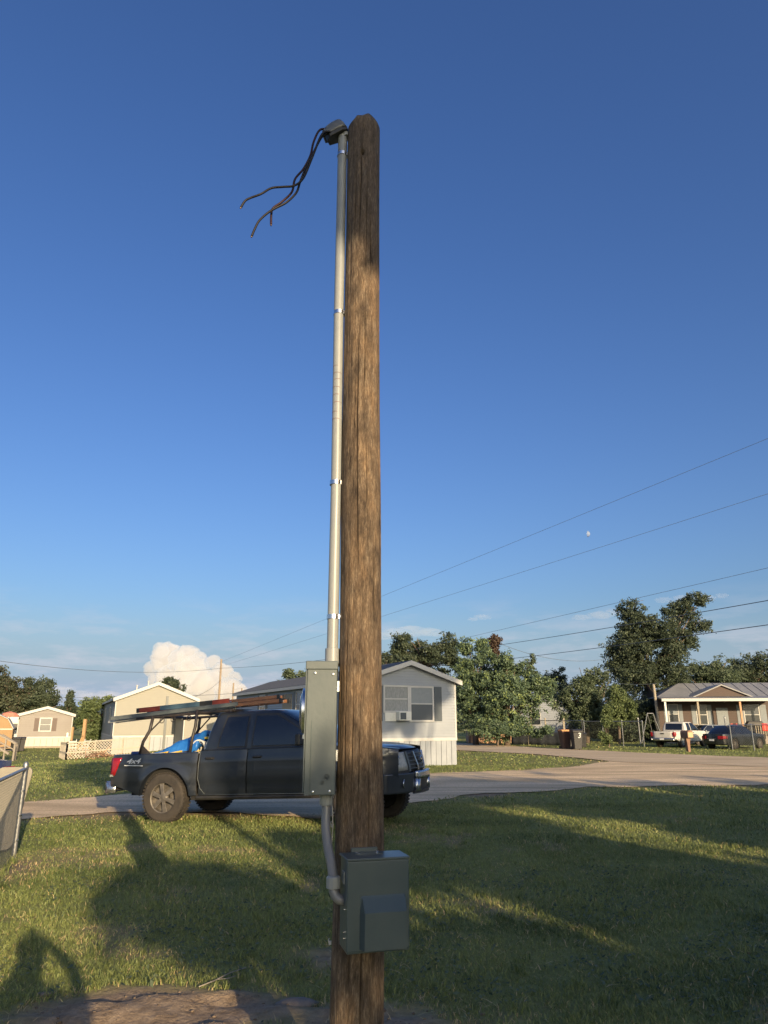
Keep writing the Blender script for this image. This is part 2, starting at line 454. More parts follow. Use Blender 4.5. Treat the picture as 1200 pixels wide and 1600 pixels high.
def gravel_mat(name, a, b, c):
    m, N, L, P = nodes(name)
    tc = N.new('ShaderNodeTexCoord')
    mp = N.new('ShaderNodeMapping'); mp.inputs['Rotation'].default_value = (0, 0, R(12)); mp.inputs['Scale'].default_value = (.25, 1.6, 1)
    L.new(tc.outputs['Object'], mp.inputs[0])
    n1 = N.new('ShaderNodeTexNoise'); n1.inputs['Scale'].default_value = 1.0; n1.inputs['Detail'].default_value = 7
    L.new(mp.outputs[0], n1.inputs['Vector'])
    n2 = N.new('ShaderNodeTexNoise'); n2.inputs['Scale'].default_value = 28; n2.inputs['Detail'].default_value = 6
    L.new(tc.outputs['Object'], n2.inputs['Vector'])
    r1 = N.new('ShaderNodeValToRGB'); r1.color_ramp.elements[0].position = .38; r1.color_ramp.elements[1].position = .62
    r1.color_ramp.elements[0].color = (*a, 1); r1.color_ramp.elements[1].color = (*b, 1)
    L.new(n1.outputs['Fac'], r1.inputs[0])
    mx = N.new('ShaderNodeMix'); mx.data_type = 'RGBA'
    mr = N.new('ShaderNodeMapRange'); mr.inputs['From Min'].default_value = .52; mr.inputs['From Max'].default_value = .7
    mr.inputs['To Max'].default_value = .95
    L.new(n2.outputs['Fac'], mr.inputs['Value']); L.new(mr.outputs[0], mx.inputs['Factor'])
    L.new(r1.outputs[0], mx.inputs['A']); mx.inputs['B'].default_value = (*c, 1)
    L.new(mx.outputs['Result'], P.inputs['Base Color'])
    P.inputs['Roughness'].default_value = .92; P.inputs['Specular IOR Level'].default_value = .15
    bp = N.new('ShaderNodeBump'); bp.inputs['Strength'].default_value = .6; bp.inputs['Distance'].default_value = .03
    L.new(n2.outputs['Fac'], bp.inputs['Height']); L.new(bp.outputs[0], P.inputs['Normal'])
    return m
MAT['lawn'] = ground_mat()
MAT['gravel'] = gravel_mat('sandy_gravel', (.52, .40, .25), (.80, .62, .40), (.36, .28, .18))
MAT['road'] = gravel_mat('worn_pale_asphalt', (.48, .38, .255), (.66, .53, .36), (.38, .30, .205))

def pole_mat():
    m, N, L, P = nodes('treated_pine_pole')
    tc = N.new('ShaderNodeTexCoord')
    def mapn(st, s, d=8, r=.6):
        mp = N.new('ShaderNodeMapping'); mp.inputs['Scale'].default_value = st
        L.new(tc.outputs['Object'], mp.inputs[0])
        n = N.new('ShaderNodeTexNoise'); n.inputs['Scale'].default_value = s; n.inputs['Detail'].default_value = d
        n.inputs['Roughness'].default_value = r
        L.new(mp.outputs[0], n.inputs['Vector']); return n.outputs['Fac']
    def ramp(f, els):
        r = N.new('ShaderNodeValToRGB')
        r.color_ramp.elements[0].position, r.color_ramp.elements[1].position = els[0][0], els[-1][0]
        r.color_ramp.elements[0].color, r.color_ramp.elements[1].color = (*els[0][1], 1), (*els[-1][1], 1)
        for p, c in els[1:-1]:
            e = r.color_ramp.elements.new(p); e.color = (*c, 1)
        L.new(f, r.inputs[0]); return r.outputs[0]
    g_a = mapn((13, 13, 2.4), 3.2, 8, .7); g_b = mapn((80, 80, 9), 3.2, 8, .8)
    gm = N.new('ShaderNodeMix'); gm.data_type = 'FLOAT'; gm.inputs['Factor'].default_value = .6
    L.new(g_a, gm.inputs['A']); L.new(g_b, gm.inputs['B']); grain = gm.outputs['Result']
    base = ramp(grain, [(.36, (.030, .023, .018)), (.45, (.095, .069, .049)), (.53, (.165, .122, .086)), (.62, (.33, .27, .20))])
    patch = mapn((6, 6, 2.2), 1.9, 8, .72)
    stain = ramp(patch, [(.33, (.36, .36, .38)), (.45, (.78, .77, .76)), (.55, (1.0, .95, .88)), (.68, (1.35, 1.2, 1.0))])
    m1 = N.new('ShaderNodeMix'); m1.data_type = 'RGBA'; m1.blend_type = 'MULTIPLY'; m1.inputs['Factor'].default_value = 1
    L.new(base, m1.inputs['A']); L.new(stain, m1.inputs['B'])
    # pole top darkened in the colour: crown shade painted in along with weathering
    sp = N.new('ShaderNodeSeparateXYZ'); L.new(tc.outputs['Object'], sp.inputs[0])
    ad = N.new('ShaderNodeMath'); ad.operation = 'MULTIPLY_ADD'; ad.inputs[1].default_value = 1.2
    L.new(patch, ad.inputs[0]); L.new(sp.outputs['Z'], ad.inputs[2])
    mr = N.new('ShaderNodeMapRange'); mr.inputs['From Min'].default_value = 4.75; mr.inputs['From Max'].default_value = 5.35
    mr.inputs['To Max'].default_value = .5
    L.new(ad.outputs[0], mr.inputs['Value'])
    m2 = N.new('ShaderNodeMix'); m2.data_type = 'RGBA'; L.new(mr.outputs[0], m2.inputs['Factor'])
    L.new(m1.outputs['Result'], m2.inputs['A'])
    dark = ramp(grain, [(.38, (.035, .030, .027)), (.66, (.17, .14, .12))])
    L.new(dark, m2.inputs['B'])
    at_ = N.new('ShaderNodeAttribute'); at_.attribute_name = 'crack'
    m3 = N.new('ShaderNodeMix'); m3.data_type = 'RGBA'; L.new(at_.outputs['Fac'], m3.inputs['Factor'])
    L.new(m2.outputs['Result'], m3.inputs['A']); m3.inputs['B'].default_value = (.022, .014, .01, 1)
    L.new(m3.outputs['Result'], P.inputs['Base Color'])
    P.inputs['Roughness'].default_value = .82; P.inputs['Specular IOR Level'].default_value = .25
    b = N.new('ShaderNodeBump'); b.inputs['Strength'].default_value = .8; b.inputs['Distance'].default_value = .008
    L.new(mapn((55, 55, 7), 3, 8, .8), b.inputs['Height']); L.new(b.outputs[0], P.inputs['Normal'])
    return m
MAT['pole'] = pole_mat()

# ================================================================== SETTING
def graded(lo, hi, fine_lo, fine_hi, step, grow=1.18):
    a = list(np.arange(fine_lo, fine_hi + 1e-6, step))
    s, v = step, fine_hi
    while v < hi:
        s *= grow; v += s; a.append(min(v, hi))
    s, v = step, fine_lo
    while v > lo:
        s *= grow; v -= s; a.insert(0, max(v, lo))
    return np.array(a)
gx = graded(-2500, 2500, -6.5, 6.5, .06)
gy = graded(-400, 6000, 3.8, 11.0, .06)
GX, GY = np.meshgrid(gx, gy)
GZ = gz(GX, GY)
nxg, nyg = len(gx), len(gy)
gv = np.stack([GX.ravel(), GY.ravel(), GZ.ravel()], 1)
ii = np.arange(nxg * nyg).reshape(nyg, nxg)
gf = np.stack([ii[:-1, :-1].ravel(), ii[:-1, 1:].ravel(), ii[1:, 1:].ravel(), ii[1:, :-1].ravel()], 1)
def np_mesh(name, v, f, mat, tint=None, attr='tint', smooth=False):
    me = bpy.data.meshes.new(name)
    k = f.shape[1]
    me.vertices.add(len(v)); me.vertices.foreach_set('co', v.astype(np.float32).ravel())
    me.loops.add(f.size); me.loops.foreach_set('vertex_index', f.astype(np.int32).ravel())
    me.polygons.add(len(f)); me.polygons.foreach_set('loop_start', np.arange(0, f.size, k, dtype=np.int32))
    me.update(calc_edges=True)
    if smooth: me.polygons.foreach_set('use_smooth', np.ones(len(f), bool))
    if tint is not None:
        a = me.attributes.new(attr, 'FLOAT', 'POINT'); a.data.foreach_set('value', tint.astype(np.float32))
    me.materials.append(mat)
    o = bpy.data.objects.new(name, me); COL.objects.link(o)
    return o
def bare(x, y):
    """how much soil shows through the lawn"""
    b = dirt(x, y)
    t = vnoise(x, y, 1.1, 8) * .6 + vnoise(x, y, .35, 9) * .4
    fade = 1 - sstep(13, 20, y)
    p = sstep(.28, .62, t) * .5 * fade
    q = np.clip(1.3 - np.hypot((x + 4.55) / .75, (y - 9.3) / 1.1), 0, 1) * (.6 + .4 * t)
    e = np.clip(1.2 - np.abs(y - 15.2 - .12 * x) / 1.2, 0, 1) * sstep(-3.5, -5.0, x) * .8
    return np.clip(np.maximum.reduce([b, p, q, e]), 0, 1)
ground = np_mesh('ground', gv, gf, MAT['lawn'], bare(GX, GY).ravel(), 'bare', True)
tag(ground, None, kind='structure')

# driveway and road: sheets with wandering edges
def sheet(name, top, bot, mat, z, seed, n=90, rows=14):
    """top / bot: matching pixel outlines along the strip (far edge, near edge)"""
    def poly(pts):
        P = [gp(x, y) for x, y in pts]
        P = np.array([(p.x, p.y) for p in P])
        s = np.r_[0, np.cumsum(np.hypot(*np.diff(P, axis=0).T))]; s /= s[-1]
        t = np.linspace(0, 1, n)
        return np.stack([np.interp(t, s, P[:, 0]), np.interp(t, s, P[:, 1])], 1)
    A, B = poly(top), poly(bot)
    t = np.linspace(0, 1, rows)[:, None, None]
    G = A[None] * (1 - t) + B[None] * t
    w = vnoise(G[..., 0], G[..., 1], 1.8, seed) * .38 + vnoise(G[..., 0], G[..., 1], .6, seed + 1) * .2 + vnoise(G[..., 0], G[..., 1], .25, seed + 5) * .1
    edge = np.clip(np.abs(np.linspace(-1, 1, rows)) * 3 - 2, 0, 1)[:, None]
    G[..., 1] += w * edge
    Z = gz(G[..., 0], G[..., 1]) + z + .006 * vnoise(G[..., 0], G[..., 1], .9, seed + 2)
    v = np.stack([G[..., 0].ravel(), G[..., 1].ravel(), Z.ravel()], 1)
    i = np.arange(rows * n).reshape(rows, n)
    f = np.stack([i[1:, :-1].ravel(), i[1:, 1:].ravel(), i[:-1, 1:].ravel(), i[:-1, :-1].ravel()], 1)
    o = np_mesh(name, v, f, mat, smooth=True)
    tag(o, None, kind='structure')
    return np.r_[A, B[::-1]]
DRIVE = sheet('driveway',
      [(-260, 1262), (30, 1254), (110, 1249), (180, 1242), (400, 1226), (660, 1211), (800, 1205), (880, 1199), (955, 1190), (1210, 1196), (1700, 1205)],
      [(-260, 1304), (40, 1279), (110, 1276), (180, 1273), (300, 1274), (500, 1276), (630, 1258), (725, 1246), (900, 1231), (1210, 1227), (1700, 1226)],
      MAT['gravel'], .018, 21, n=260)
ROAD = sheet('road',
      [(300, 1145), (560, 1153), (715, 1161), (880, 1171), (1000, 1177), (1200, 1185), (1500, 1193), (1750, 1196)],
      [(300, 1149), (560, 1162), (715, 1173), (850, 1180), (960, 1191), (1200, 1199), (1500, 1210), (1750, 1216)],
      MAT['road'], .030, 31)

def inside(P, x, y):
    r = np.zeros(x.shape, bool)
    j = len(P) - 1
    for i in range(len(P)):
        c = (P[i, 1] > y) != (P[j, 1] > y)
        with np.errstate(divide='ignore', invalid='ignore'):
            r ^= c & (x < (P[j, 0] - P[i, 0]) * (y - P[i, 1]) / (P[j, 1] - P[i, 1]) + P[i, 0])
        j = i
    return r

def verge(x, y, rad=.75):
    e = np.zeros(np.shape(x))
    for k in range(8):
        q = k * math.pi / 4; rr_ = rad * (.5 + .5 * (k % 2))
        e += inside(DRIVE, x + rr_ * math.cos(q), y + rr_ * math.sin(q)) | inside(ROAD, x + rr_ * math.cos(q), y + rr_ * math.sin(q))
    n = .5 + .7 * vnoise(x, y, .9, 71) + .4 * vnoise(x, y, .35, 72)
    return np.clip(e / 8 * 1.7 * n, 0, 1)
sel = (GY.ravel() > 10) & (GY.ravel() < 60) & (np.abs(GX.ravel()) < 45)
bv_ = bare(GX, GY).ravel(); bv_[sel] = np.maximum(bv_[sel], verge(GX.ravel()[sel], GY.ravel()[sel]))
ground.data.attributes['bare'].data.foreach_set('value', bv_.astype(np.float32))

# grass: real blades in the view, thinning out with distance
def blades(y0, y1, dens, h, w, seed, half=.60):
    r = np.random.default_rng(seed)
    area = half * (y1 * y1 - y0 * y0) + 2 * (y1 - y0)
    n = int(area * dens)
    u = r.random(n); y = np.sqrt(y0 * y0 + u * (y1 * y1 - y0 * y0))
    x = (r.random(n) * 2 - 1) * (half * y + 1.0)
    jx = x + r.normal(0, .16, n); jy = y + r.normal(0, .16, n)
    ok = ~(inside(DRIVE, jx, jy) | inside(ROAD, jx, jy))
    b = bare(x, y)
    if y1 > 10: b = np.maximum(b, verge(x, y))
    ok &= r.random(n) > (b * 1.1 - .06)
    ok &= dirt(x, y) < .35 + .3 * r.random(n)
    thin = vnoise(x, y, .25, 12) * .5 + .5
    ok &= r.random(n) < .45 + .55 * thin
    x, y, b = x[ok], y[ok], b[ok]; n = len(x)
    tall = 1 + .45 * vnoise(x, y, .6, 13) + .25 * vnoise(x, y, .2, 14)
    hh = h * tall * (.5 + .8 * r.random(n)); ww = w * (.6 + .8 * r.random(n))
    a = r.random(n) * 2 * math.pi
    lean = hh * (.25 + .9 * r.random(n)); la = r.random(n) * 2 * math.pi
    z = gz(x, y) - .004
    dx, dy = np.cos(a) * ww, np.sin(a) * ww
    lx, ly = np.cos(la) * lean, np.sin(la) * lean
    P = np.empty((n, 5, 3))
    P[:, 0] = np.stack([x - dx, y - dy, z], 1); P[:, 1] = np.stack([x + dx, y + dy, z], 1)
    P[:, 2] = np.stack([x + dx * .75 + lx * .35, y + dy * .75 + ly * .35, z + hh * .6], 1)
    P[:, 3] = np.stack([x - dx * .75 + lx * .35, y - dy * .75 + ly * .35, z + hh * .6], 1)
    P[:, 4] = np.stack([x + lx, y + ly, z + hh * (.75 + .25 * r.random(n))], 1)
    k = np.arange(n)[:, None] * 5
    F = np.concatenate([k + [0, 1, 2], k + [0, 2, 3], k + [3, 2, 4]])
    t = .46 + .22 * vnoise(x, y, .8, 15) + .14 * vnoise(x, y, 2.6, 16) + r.normal(0, .16, n)
    t = np.where(r.random(n) < .03 + .4 * b, .88 + .12 * r.random(n), np.clip(t, 0, .82))
    return P.reshape(-1, 3), F, np.repeat(t, 5)
parts = [blades(4.2, 7.0, 6500, .036, .0027, 1), blades(7.0, 11, 3000, .040, .0036, 2), blades(11, 16.5, 1300, .046, .0055, 3),
         blades(16.5, 30, 260, .05, .010, 4), blades(30, 46, 50, .055, .018, 5), blades(46, 82, 15, .06, .03, 6)]
def tufts(seed):
    """longer clumps round the pole and fence and here and there, plus dead thatch lying flat"""
    r = np.random.default_rng(seed); X, Y, H, Lr, TT = [], [], [], [], []
    spots = [(PXT + r.normal(0, .16), 3.6 + r.normal(0, .16), .11) for _ in range(26)] + [(-4.75 + .37 * k * .25 + r.normal(0, .05), 10.0 - k * .25, .12) for k in range(20)]
    for _ in range(230):
        y = math.sqrt(4.4 ** 2 + r.random() * (13.5 ** 2 - 4.4 ** 2)); spots.append(((r.random() * 2 - 1) * (.58 * y + .4), y, .055 + .04 * r.random()))
    for x, y, h in spots:
        if float(dirt(x, y)) > .5: continue
        n = 34; X.append(x + r.normal(0, .035, n)); Y.append(y + r.normal(0, .035, n)); H.append(h * (.5 + .7 * r.random(n))); Lr.append(.3 + .6 * r.random(n)); TT.append(np.clip(.45 + .2 * r.normal(size=n) + .15 * r.normal(), 0, .85))
    n = 5200
    y = np.sqrt(4.3 ** 2 + r.random(n) * (10.5 ** 2 - 4.3 ** 2)); x = (r.random(n) * 2 - 1) * (.58 * y + .4)
    k = vnoise(x, y, .7, 55) > -.1; x, y = x[k], y[k]; n = len(x)
    X.append(x); Y.append(y); H.append(.010 + .022 * r.random(n)); Lr.append(1.5 + 3 * r.random(n)); TT.append(.86 + .14 * r.random(n))
    x, y, hh, lr, t = map(np.concatenate, (X, Y, H, Lr, TT)); n = len(x)
    ww = .0028 * (.6 + .8 * r.random(n)); a = r.random(n) * 6.283; la = r.random(n) * 6.283
    z = gz(x, y) + np.where(t > .855, .018, -.004)
    dx, dy = np.cos(a) * ww, np.sin(a) * ww; lx, ly = np.cos(la) * hh * lr, np.sin(la) * hh * lr
    P = np.empty((n, 5, 3))
    P[:, 0] = np.stack([x - dx, y - dy, z], 1); P[:, 1] = np.stack([x + dx, y + dy, z], 1)
    P[:, 2] = np.stack([x + dx * .75 + lx * .35, y + dy * .75 + ly * .35, z + hh * .6], 1)
    P[:, 3] = np.stack([x - dx * .75 + lx * .35, y - dy * .75 + ly * .35, z + hh * .6], 1)
    P[:, 4] = np.stack([x + lx, y + ly, z + hh * .9], 1)
    k = np.arange(n)[:, None] * 5
    return P.reshape(-1, 3), np.concatenate([k + [0, 1, 2], k + [0, 2, 3], k + [3, 2, 4]]), np.repeat(t, 5)
PXT = -.12
parts.append(tufts(91))
off, V, Fs, T = 0, [], [], []
for v, f, t in parts:
    V.append(v); Fs.append(f + off); T.append(t); off += len(v)
grass = np_mesh('grass', np.concatenate(V), np.concatenate(Fs), MAT['blade'], np.concatenate(T))
tag(grass, 'short patchy green lawn grass with dry blades', 'grass', kind='stuff')

# broad little weeds mixed into the near lawn
r_ = np.random.default_rng(77)
n = 15000
wy = np.sqrt(4.3 ** 2 + r_.random(n) * (9.5 ** 2 - 4.3 ** 2)); wx = (r_.random(n) * 2 - 1) * (.6 * wy + .3)
ok = (r_.random(n) > bare(wx, wy) * 1.3) & (vnoise(wx, wy, .45, 18) + .3 * vnoise(wx, wy, .15, 19) > .05)
wx, wy = wx[ok], wy[ok]; n = len(wx)
wz = gz(wx, wy) + .010 + .026 * r_.random(n)
a = r_.random(n) * 6.283; s = .008 + .012 * r_.random(n)
e1 = np.stack([np.cos(a), np.sin(a), r_.normal(0, .35, n)], 1) * s[:, None]
e2 = np.stack([-np.sin(a), np.cos(a), r_.normal(0, .35, n)], 1) * s[:, None] * .7
c = np.stack([wx, wy, wz], 1)
wv = np.stack([c - e1, c + e2, c + e1, c - e2], 1).reshape(-1, 3)
wf = np.arange(4 * n).reshape(n, 4)
weeds = np_mesh('lawn_weeds', wv, wf, MAT['leaf_mid'], np.repeat(r_.random(n), 4))
tag(weeds, 'small broad leaved weeds among the lawn grass', 'weeds', kind='stuff')

# loose clods on the bare dirt
V, Fq = [], []
rc = np.random.default_rng(31); tb_ = bmesh.new(); bmesh.ops.create_icosphere(tb_, subdivisions=1, radius=1)
bv = np.array([tuple(v.co) for v in tb_.verts]); bf = np.array([[v.index for v in f.verts] for f in tb_.faces]); tb_.free()
k = 0
while k < 320:
    x, y = rc.uniform(-3, 3.2), rc.uniform(4.1, 6.3)
    if float(dirt(x, y)) < .25 + .3 * rc.random(): 
        if rc.random() > .04: continue
    s_ = .003 + .011 * rc.random() ** 4
    V.append(bv * s_ * (1 + .35 * rc.normal(size=(len(bv), 1))) * [1.2, 1, .7] + [x, y, gzf(x, y) + s_ * .3]); Fq.append(bf + k * len(bv)); k += 1
clods = np_mesh('dirt_clods', np.concatenate(V), np.concatenate(Fq), M('dirt_clod', (.10, .07, .046), (.2, .15, .105), scale=25, rough=.95))
tag(clods, 'loose clods scattered over the bare dirt', 'dirt clods', kind='stuff')

# two dry root runners lying on the bare dirt
def root_run(pts, rad):
    P = [gp(x, y) for x, y in pts]
    P = [Vector((p.x, p.y, gzf(p.x, p.y) + .022)) for p in P]
    o = MB().tube(P, rad, 5).build('dry_root', MAT['wood_grey'], smooth=True)
    return o
tag(root_run([(310, 1556), (335, 1540), (360, 1527), (384, 1520)], .004), 'longer pale root runner curving over the bare dirt', 'root')
tag(root_run([(340, 1538), (355, 1536), (368, 1532)], .003), 'short pale root runner forking off on the bare dirt', 'root')
for (x, y, s, l) in [(462, 1572, .13, 'broad pale stone slab lying in the dirt beside the pole'), (68, 1558, .05, 'small pale stone at the edge of the dirt patch')]:
    p = gp(x, y)
    bm = bmesh.new(); bmesh.ops.create_icosphere(bm, subdivisions=2, radius=1)
    for v in bm.verts:
        k = 1 + .25 * mnoise.noise(v.co * 1.7 + Vector((x, y, 0)))
        v.co = Vector((v.co.x * s * k, v.co.y * s * .6 * k, v.co.z * s * .22 * k))
    me = bpy.data.meshes.new('stone'); bm.to_mesh(me); bm.free()
    me.materials.append(M('pale_stone', (.13, .11, .09), (.2, .17, .14), scale=20, rough=.9, bump=.4))
    me.polygons.foreach_set('use_smooth', [True] * len(me.polygons))
    o = bpy.data.objects.new('stone', me); COL.objects.link(o); o.location = (p.x, p.y, gzf(p.x, p.y) + .012)
    tag(o, l, 'stone')

# ================================================================== SERVICE POLE AND ITS GEAR
PX, PY, PTOP = -.122, 3.60, 5.31
def build_pole():
    nA, nZ = 250, 400
    zs = np.linspace(0, PTOP, nZ)
    th = np.linspace(0, 2 * math.pi, nA, endpoint=False)
    TH, ZZ = np.meshgrid(th, zs)
    rad = np.interp(ZZ, [0, .75, 1.8, PTOP], [.122, .117, .106, .0965])
    bend = .006 * np.sin(ZZ * 1.1)
    u = TH / (2 * math.pi) * .7 * 10
    rad += .0020 * vnoise(u * 3, ZZ, .9, 41) + .0012 * vnoise(u * 9, ZZ * .8, .5, 42) + .003 * vnoise(TH * .6, ZZ, .8, 43)
    crack = np.zeros_like(rad)
    rr = random.Random(5)
    # long checks, front side is th = -90 deg
    specs = [(-97, 4.05, 5.2), (-80, 3.3, 4.9), (-95, 2.3, 3.9), (-72, 2.5, 3.2), (-88, 1.2, 2.5), (-104, 0.2, 1.9), (-70, .6, 1.75), (-86, 0.1, .95),
             (-110, 2.9, 3.7), (-60, 3.8, 4.7), (-125, 1.3, 2.2), (-52, 1.6, 2.6), (-118, 4.2, 5.0), (20, 1, 4), (90, .5, 3.5), (160, 2, 5)]
    for a0, z0, z1 in specs:
        ca = R(a0) + .09 * np.sin(ZZ * rr.uniform(1, 2.2) + rr.uniform(0, 6)) + .018 * vnoise(ZZ, ZZ * 0, .16, rr.randint(50, 90))
        d = np.abs((TH - ca + math.pi) % (2 * math.pi) - math.pi)
        prof = np.clip((ZZ - z0) / .25, 0, 1) * np.clip((z1 - ZZ) / .25, 0, 1)
        wid = np.clip(.024 + .030 * vnoise(ZZ + a0, ZZ * 0, .35, 7), .004, 1)
        cr = np.clip(1 - d / wid, 0, 1) * prof
        crack = np.maximum(crack, cr)
    # knots
    for a0, z0, s in [(-92, 2.0, .03), (-84, 1.52, .022), (-88, 2.72, .028), (-75, 2.62, .02), (-95, 3.02, .02), (-84, 3.9, .03), (-70, 3.35, .02)]:
        d = np.hypot(((TH - R(a0) + math.pi) % (2 * math.pi) - math.pi) * .105, (ZZ - z0) * .8) / s
        d = d * (1 + .35 * vnoise(TH * 3, ZZ * 9, .6, 46))
        rad += .005 * np.exp(-d ** 2)
        crack = np.maximum(crack, .45 * np.exp(-((d - .9) / .3) ** 2) * (.5 + .5 * vnoise(TH * 4, ZZ * 12, .5, 47)))
    # bolt hole near the top
    d = np.hypot(((TH - R(-92) + math.pi) % (2 * math.pi) - math.pi) * .1, ZZ - 5.0) / .012
    hole = np.clip(1.4 - d, 0, 1); crack = np.maximum(crack, hole); rad -= .02 * hole
    rad -= .010 * crack
    Z = ZZ.copy()
    X = np.cos(TH) * rad + bend; Y = np.sin(TH) * rad
    # the roughly chamfered head
    top = np.clip((ZZ - (PTOP - .05)) / .05, 0, 1)
    k = 1 - .24 * top ** 1.5
    X *= k; Y *= k
    X = np.where((X < -.045) & (top > 0), X + (-.045 - X) * .55 * top, X)
    Z += top * .012 * vnoise(X * 8, Y * 8, .3, 48)
    V = np.stack([X.ravel(), Y.ravel(), Z.ravel()], 1)
    i = np.arange(nA * nZ).reshape(nZ, nA); j = np.roll(i, -1, 1)
    F = np.stack([i[:-1].ravel(), j[:-1].ravel(), j[1:].ravel(), i[1:].ravel()], 1)
    c = len(V); V = np.r_[V, [[0, 0, PTOP - .005]]]
    Fq = F
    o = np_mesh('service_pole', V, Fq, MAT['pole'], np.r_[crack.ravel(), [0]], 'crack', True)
    bm = bmesh.new(); bm.from_mesh(o.data); bm.verts.ensure_lookup_table()
    for k in range(nA):
        bm.faces.new((bm.verts[(nZ - 1) * nA + k], bm.verts[(nZ - 1) * nA + (k + 1) % nA], bm.verts[c]))
    bm.to_mesh(o.data); bm.free()
    o.location = (PX, PY, 0)
    tag(o, 'tall cracked brown wooden service pole in the foreground', 'pole')
build_pole()

MZ = 1.972
CX = -.258                                     # conduit centre line
# mast: conduit with weatherhead, couplings and straps
mast = thing('service_mast', 'tall grey PVC conduit mast with weatherhead strapped to the pole', 'conduit', (CX, 3.60, MZ))
cz0, cz1 = .0, 3.23
c = MB().tube([(0, 0, cz0), (.003, 0, 1.0), (-.002, 0, 2.0), (0, 0, cz1)], .0285, 24).build('conduit', MAT['pvc'], mast, smooth=False, auto=R(40))
c2 = MB().lathe([(.0295, .0), (.036, .002), (.036, .075), (.0295, .077)], 24).build('coupling', MAT['pvc'], mast, auto=R(40))
lk = MB().lathe([(.04, -.012), (.04, .0), (.031, .002)], 12).build('lock_ring', MAT['zinc'], mast)
# weatherhead: hood leaning to the left, dark insulator plate underneath
def hood():
    mb = MB(); nu, nv = 20, 14; P = []
    L0, Wd, Ht = .19, .062, .115
    for j in range(nv + 1):
        s = j / nv
        for i in range(nu + 1):
            a = math.pi * i / nu
            x = .035 - s * L0
            w = Wd * (1 - .35 * s ** 2.2) * (1 - .5 * max(0, 1 - s * 6) ** 2)
            h = Ht * math.sqrt(max(0.0, 1 - ((s - .25) / .95) ** 2)) * (1 - .55 * max(0, 1 - s * 5) ** 2)
            P.append((x, math.cos(a) * w, math.sin(a) * h * .9 - s * .02))
    fs = [(j * (nu + 1) + i, j * (nu + 1) + i + 1, (j + 1) * (nu + 1) + i + 1, (j + 1) * (nu + 1) + i) for j in range(nv) for i in range(nu)]
    mb.add(P, fs); return mb
wh = hood().build('weatherhead', MAT['pvc_dark'], mast, smooth=True, solid=.005); wh.scale = (.8, .85, .9); wh.location = (0, 0, 3.273); wh.rotation_euler = (0, R(-24), R(6))
MB().lathe([(.030, -.06), (.037, -.058), (.037, .012), (.034, .02)], 24).build('collar', MAT['pvc'], wh, auto=R(40))
MB().prism([(.03, -.045), (-.02, -.06), (-.13, -.047), (-.152, 0), (-.13, .047), (-.02, .06), (.03, .045)], -.028, .004,
           lambda u, v, d: (u, v, d - .10 * max(0, -u - .0) * (1 if d < -.01 else .35) * 1.2)).build('insulator_plate', MAT['black_plastic'], wh, bevel=.003)
# straps
def strap(z):
    mb = MB()
    mb.lathe([(.0295, -.011), (.0325, -.011), (.0325, .011), (.0295, .011)], 20)
    b = mb.build('strap', MAT['zinc'], mast, auto=R(35)); b.location = (0, 0, z)
    MB().box((.040, -.012, 0), (.026, .003, .022), .35).lathe([(.0075, -.024), (.0075, -.017), (.004, -.015)], 6, 'Y', (.042, 0, 0)).build('ear_screw', MAT['zinc'], b)
for px_y, px_x in [(243, 539), (490, 535), (755, 528), (964, 521)]:
    strap(at(px_x, px_y, 3.6).z - MZ)
# spiral red print on the conduit
red_print = M('faded_red_print', (.22, .09, .08), rough=.6)
for k, yy in enumerate([571, 582, 592, 604, 616, 628, 643, 654]):
    z = at(533, yy, 3.57).z - MZ
    a0 = R(-160) + (k % 3) * .25; a1 = a0 + R(75 + 25 * (k % 2))
    P = [(math.cos(a) * .0288, math.sin(a) * .0288, z + .004 * math.sin((a - a0) * 2)) for a in np.linspace(a0, a1, 10)]
    MB().tube(P, .0011, 4).build('print_mark', red_print, mast)

# the three service conductors hanging out of the weatherhead
def cond(name, pts, dys, mat, label):
    P = [at(x, y, 3.55 + d) for (x, y), d in zip(pts, dys)]
    Q = []
    n = len(P)
    for i in range(n - 1):
        p0, p1, p2, p3 = P[max(i - 1, 0)], P[i], P[i + 1], P[min(i + 2, n - 1)]
        for t in np.linspace(0, 1, 8, endpoint=False):
            Q.append(.5 * ((2 * p1) + (p2 - p0) * t + (2 * p0 - 5 * p1 + 4 * p2 - p3) * t * t + (3 * p1 - p0 - 3 * p2 + p3) * t ** 3))
    Q.append(P[-1])
    o = thing(name, label, 'cable', Q[0])
    a = MB().tube(Q[:-1], .0068, 8).build('insulation', mat, smooth=True)
    d = (Q[-1] - Q[-4]).normalized()
    b = MB().tube([Q[-2] + d * .0, Q[-1] + d * .004], .0046, 7).build('conductor_end', MAT['copper'])
    bpy.context.view_layer.update()
    shift(o, a, b)
cond('service_cable', [(516, 206), (503, 210), (487, 248), (474, 278), (460, 290), (442, 292), (424, 294), (408, 303), (392, 309), (383, 314), (376, 325)],
     [0, -.02, -.04, -.05, -.06, -.07, -.08, -.1, -.1, -.1, -.1], MAT['black_rub'], 'black service cable bending out farthest left in the sky')
cond('service_cable', [(516, 208), (503, 214), (489, 240), (478, 262), (469, 284), (463, 301), (448, 316), (431, 325), (418, 333), (405, 345), (398, 358), (393, 370)],
     [.01, 0, -.01, -.02, -.03, -.03, -.04, -.05, -.05, -.06, -.06, -.06], MAT['black_rub'], 'black service cable whose cut end hangs lowest')
cond('service_cable', [(515, 203), (500, 203), (490, 222), (485, 243), (474, 264), (461, 280), (456, 300), (441, 315), (427, 325), (424, 334), (423.5, 352)],
     [.03, .02, .02, .01, .0, -.01, -.01, -.02, -.02, -.02, -.02], MAT['maroon_rub'], 'maroon striped service cable with short straight end')

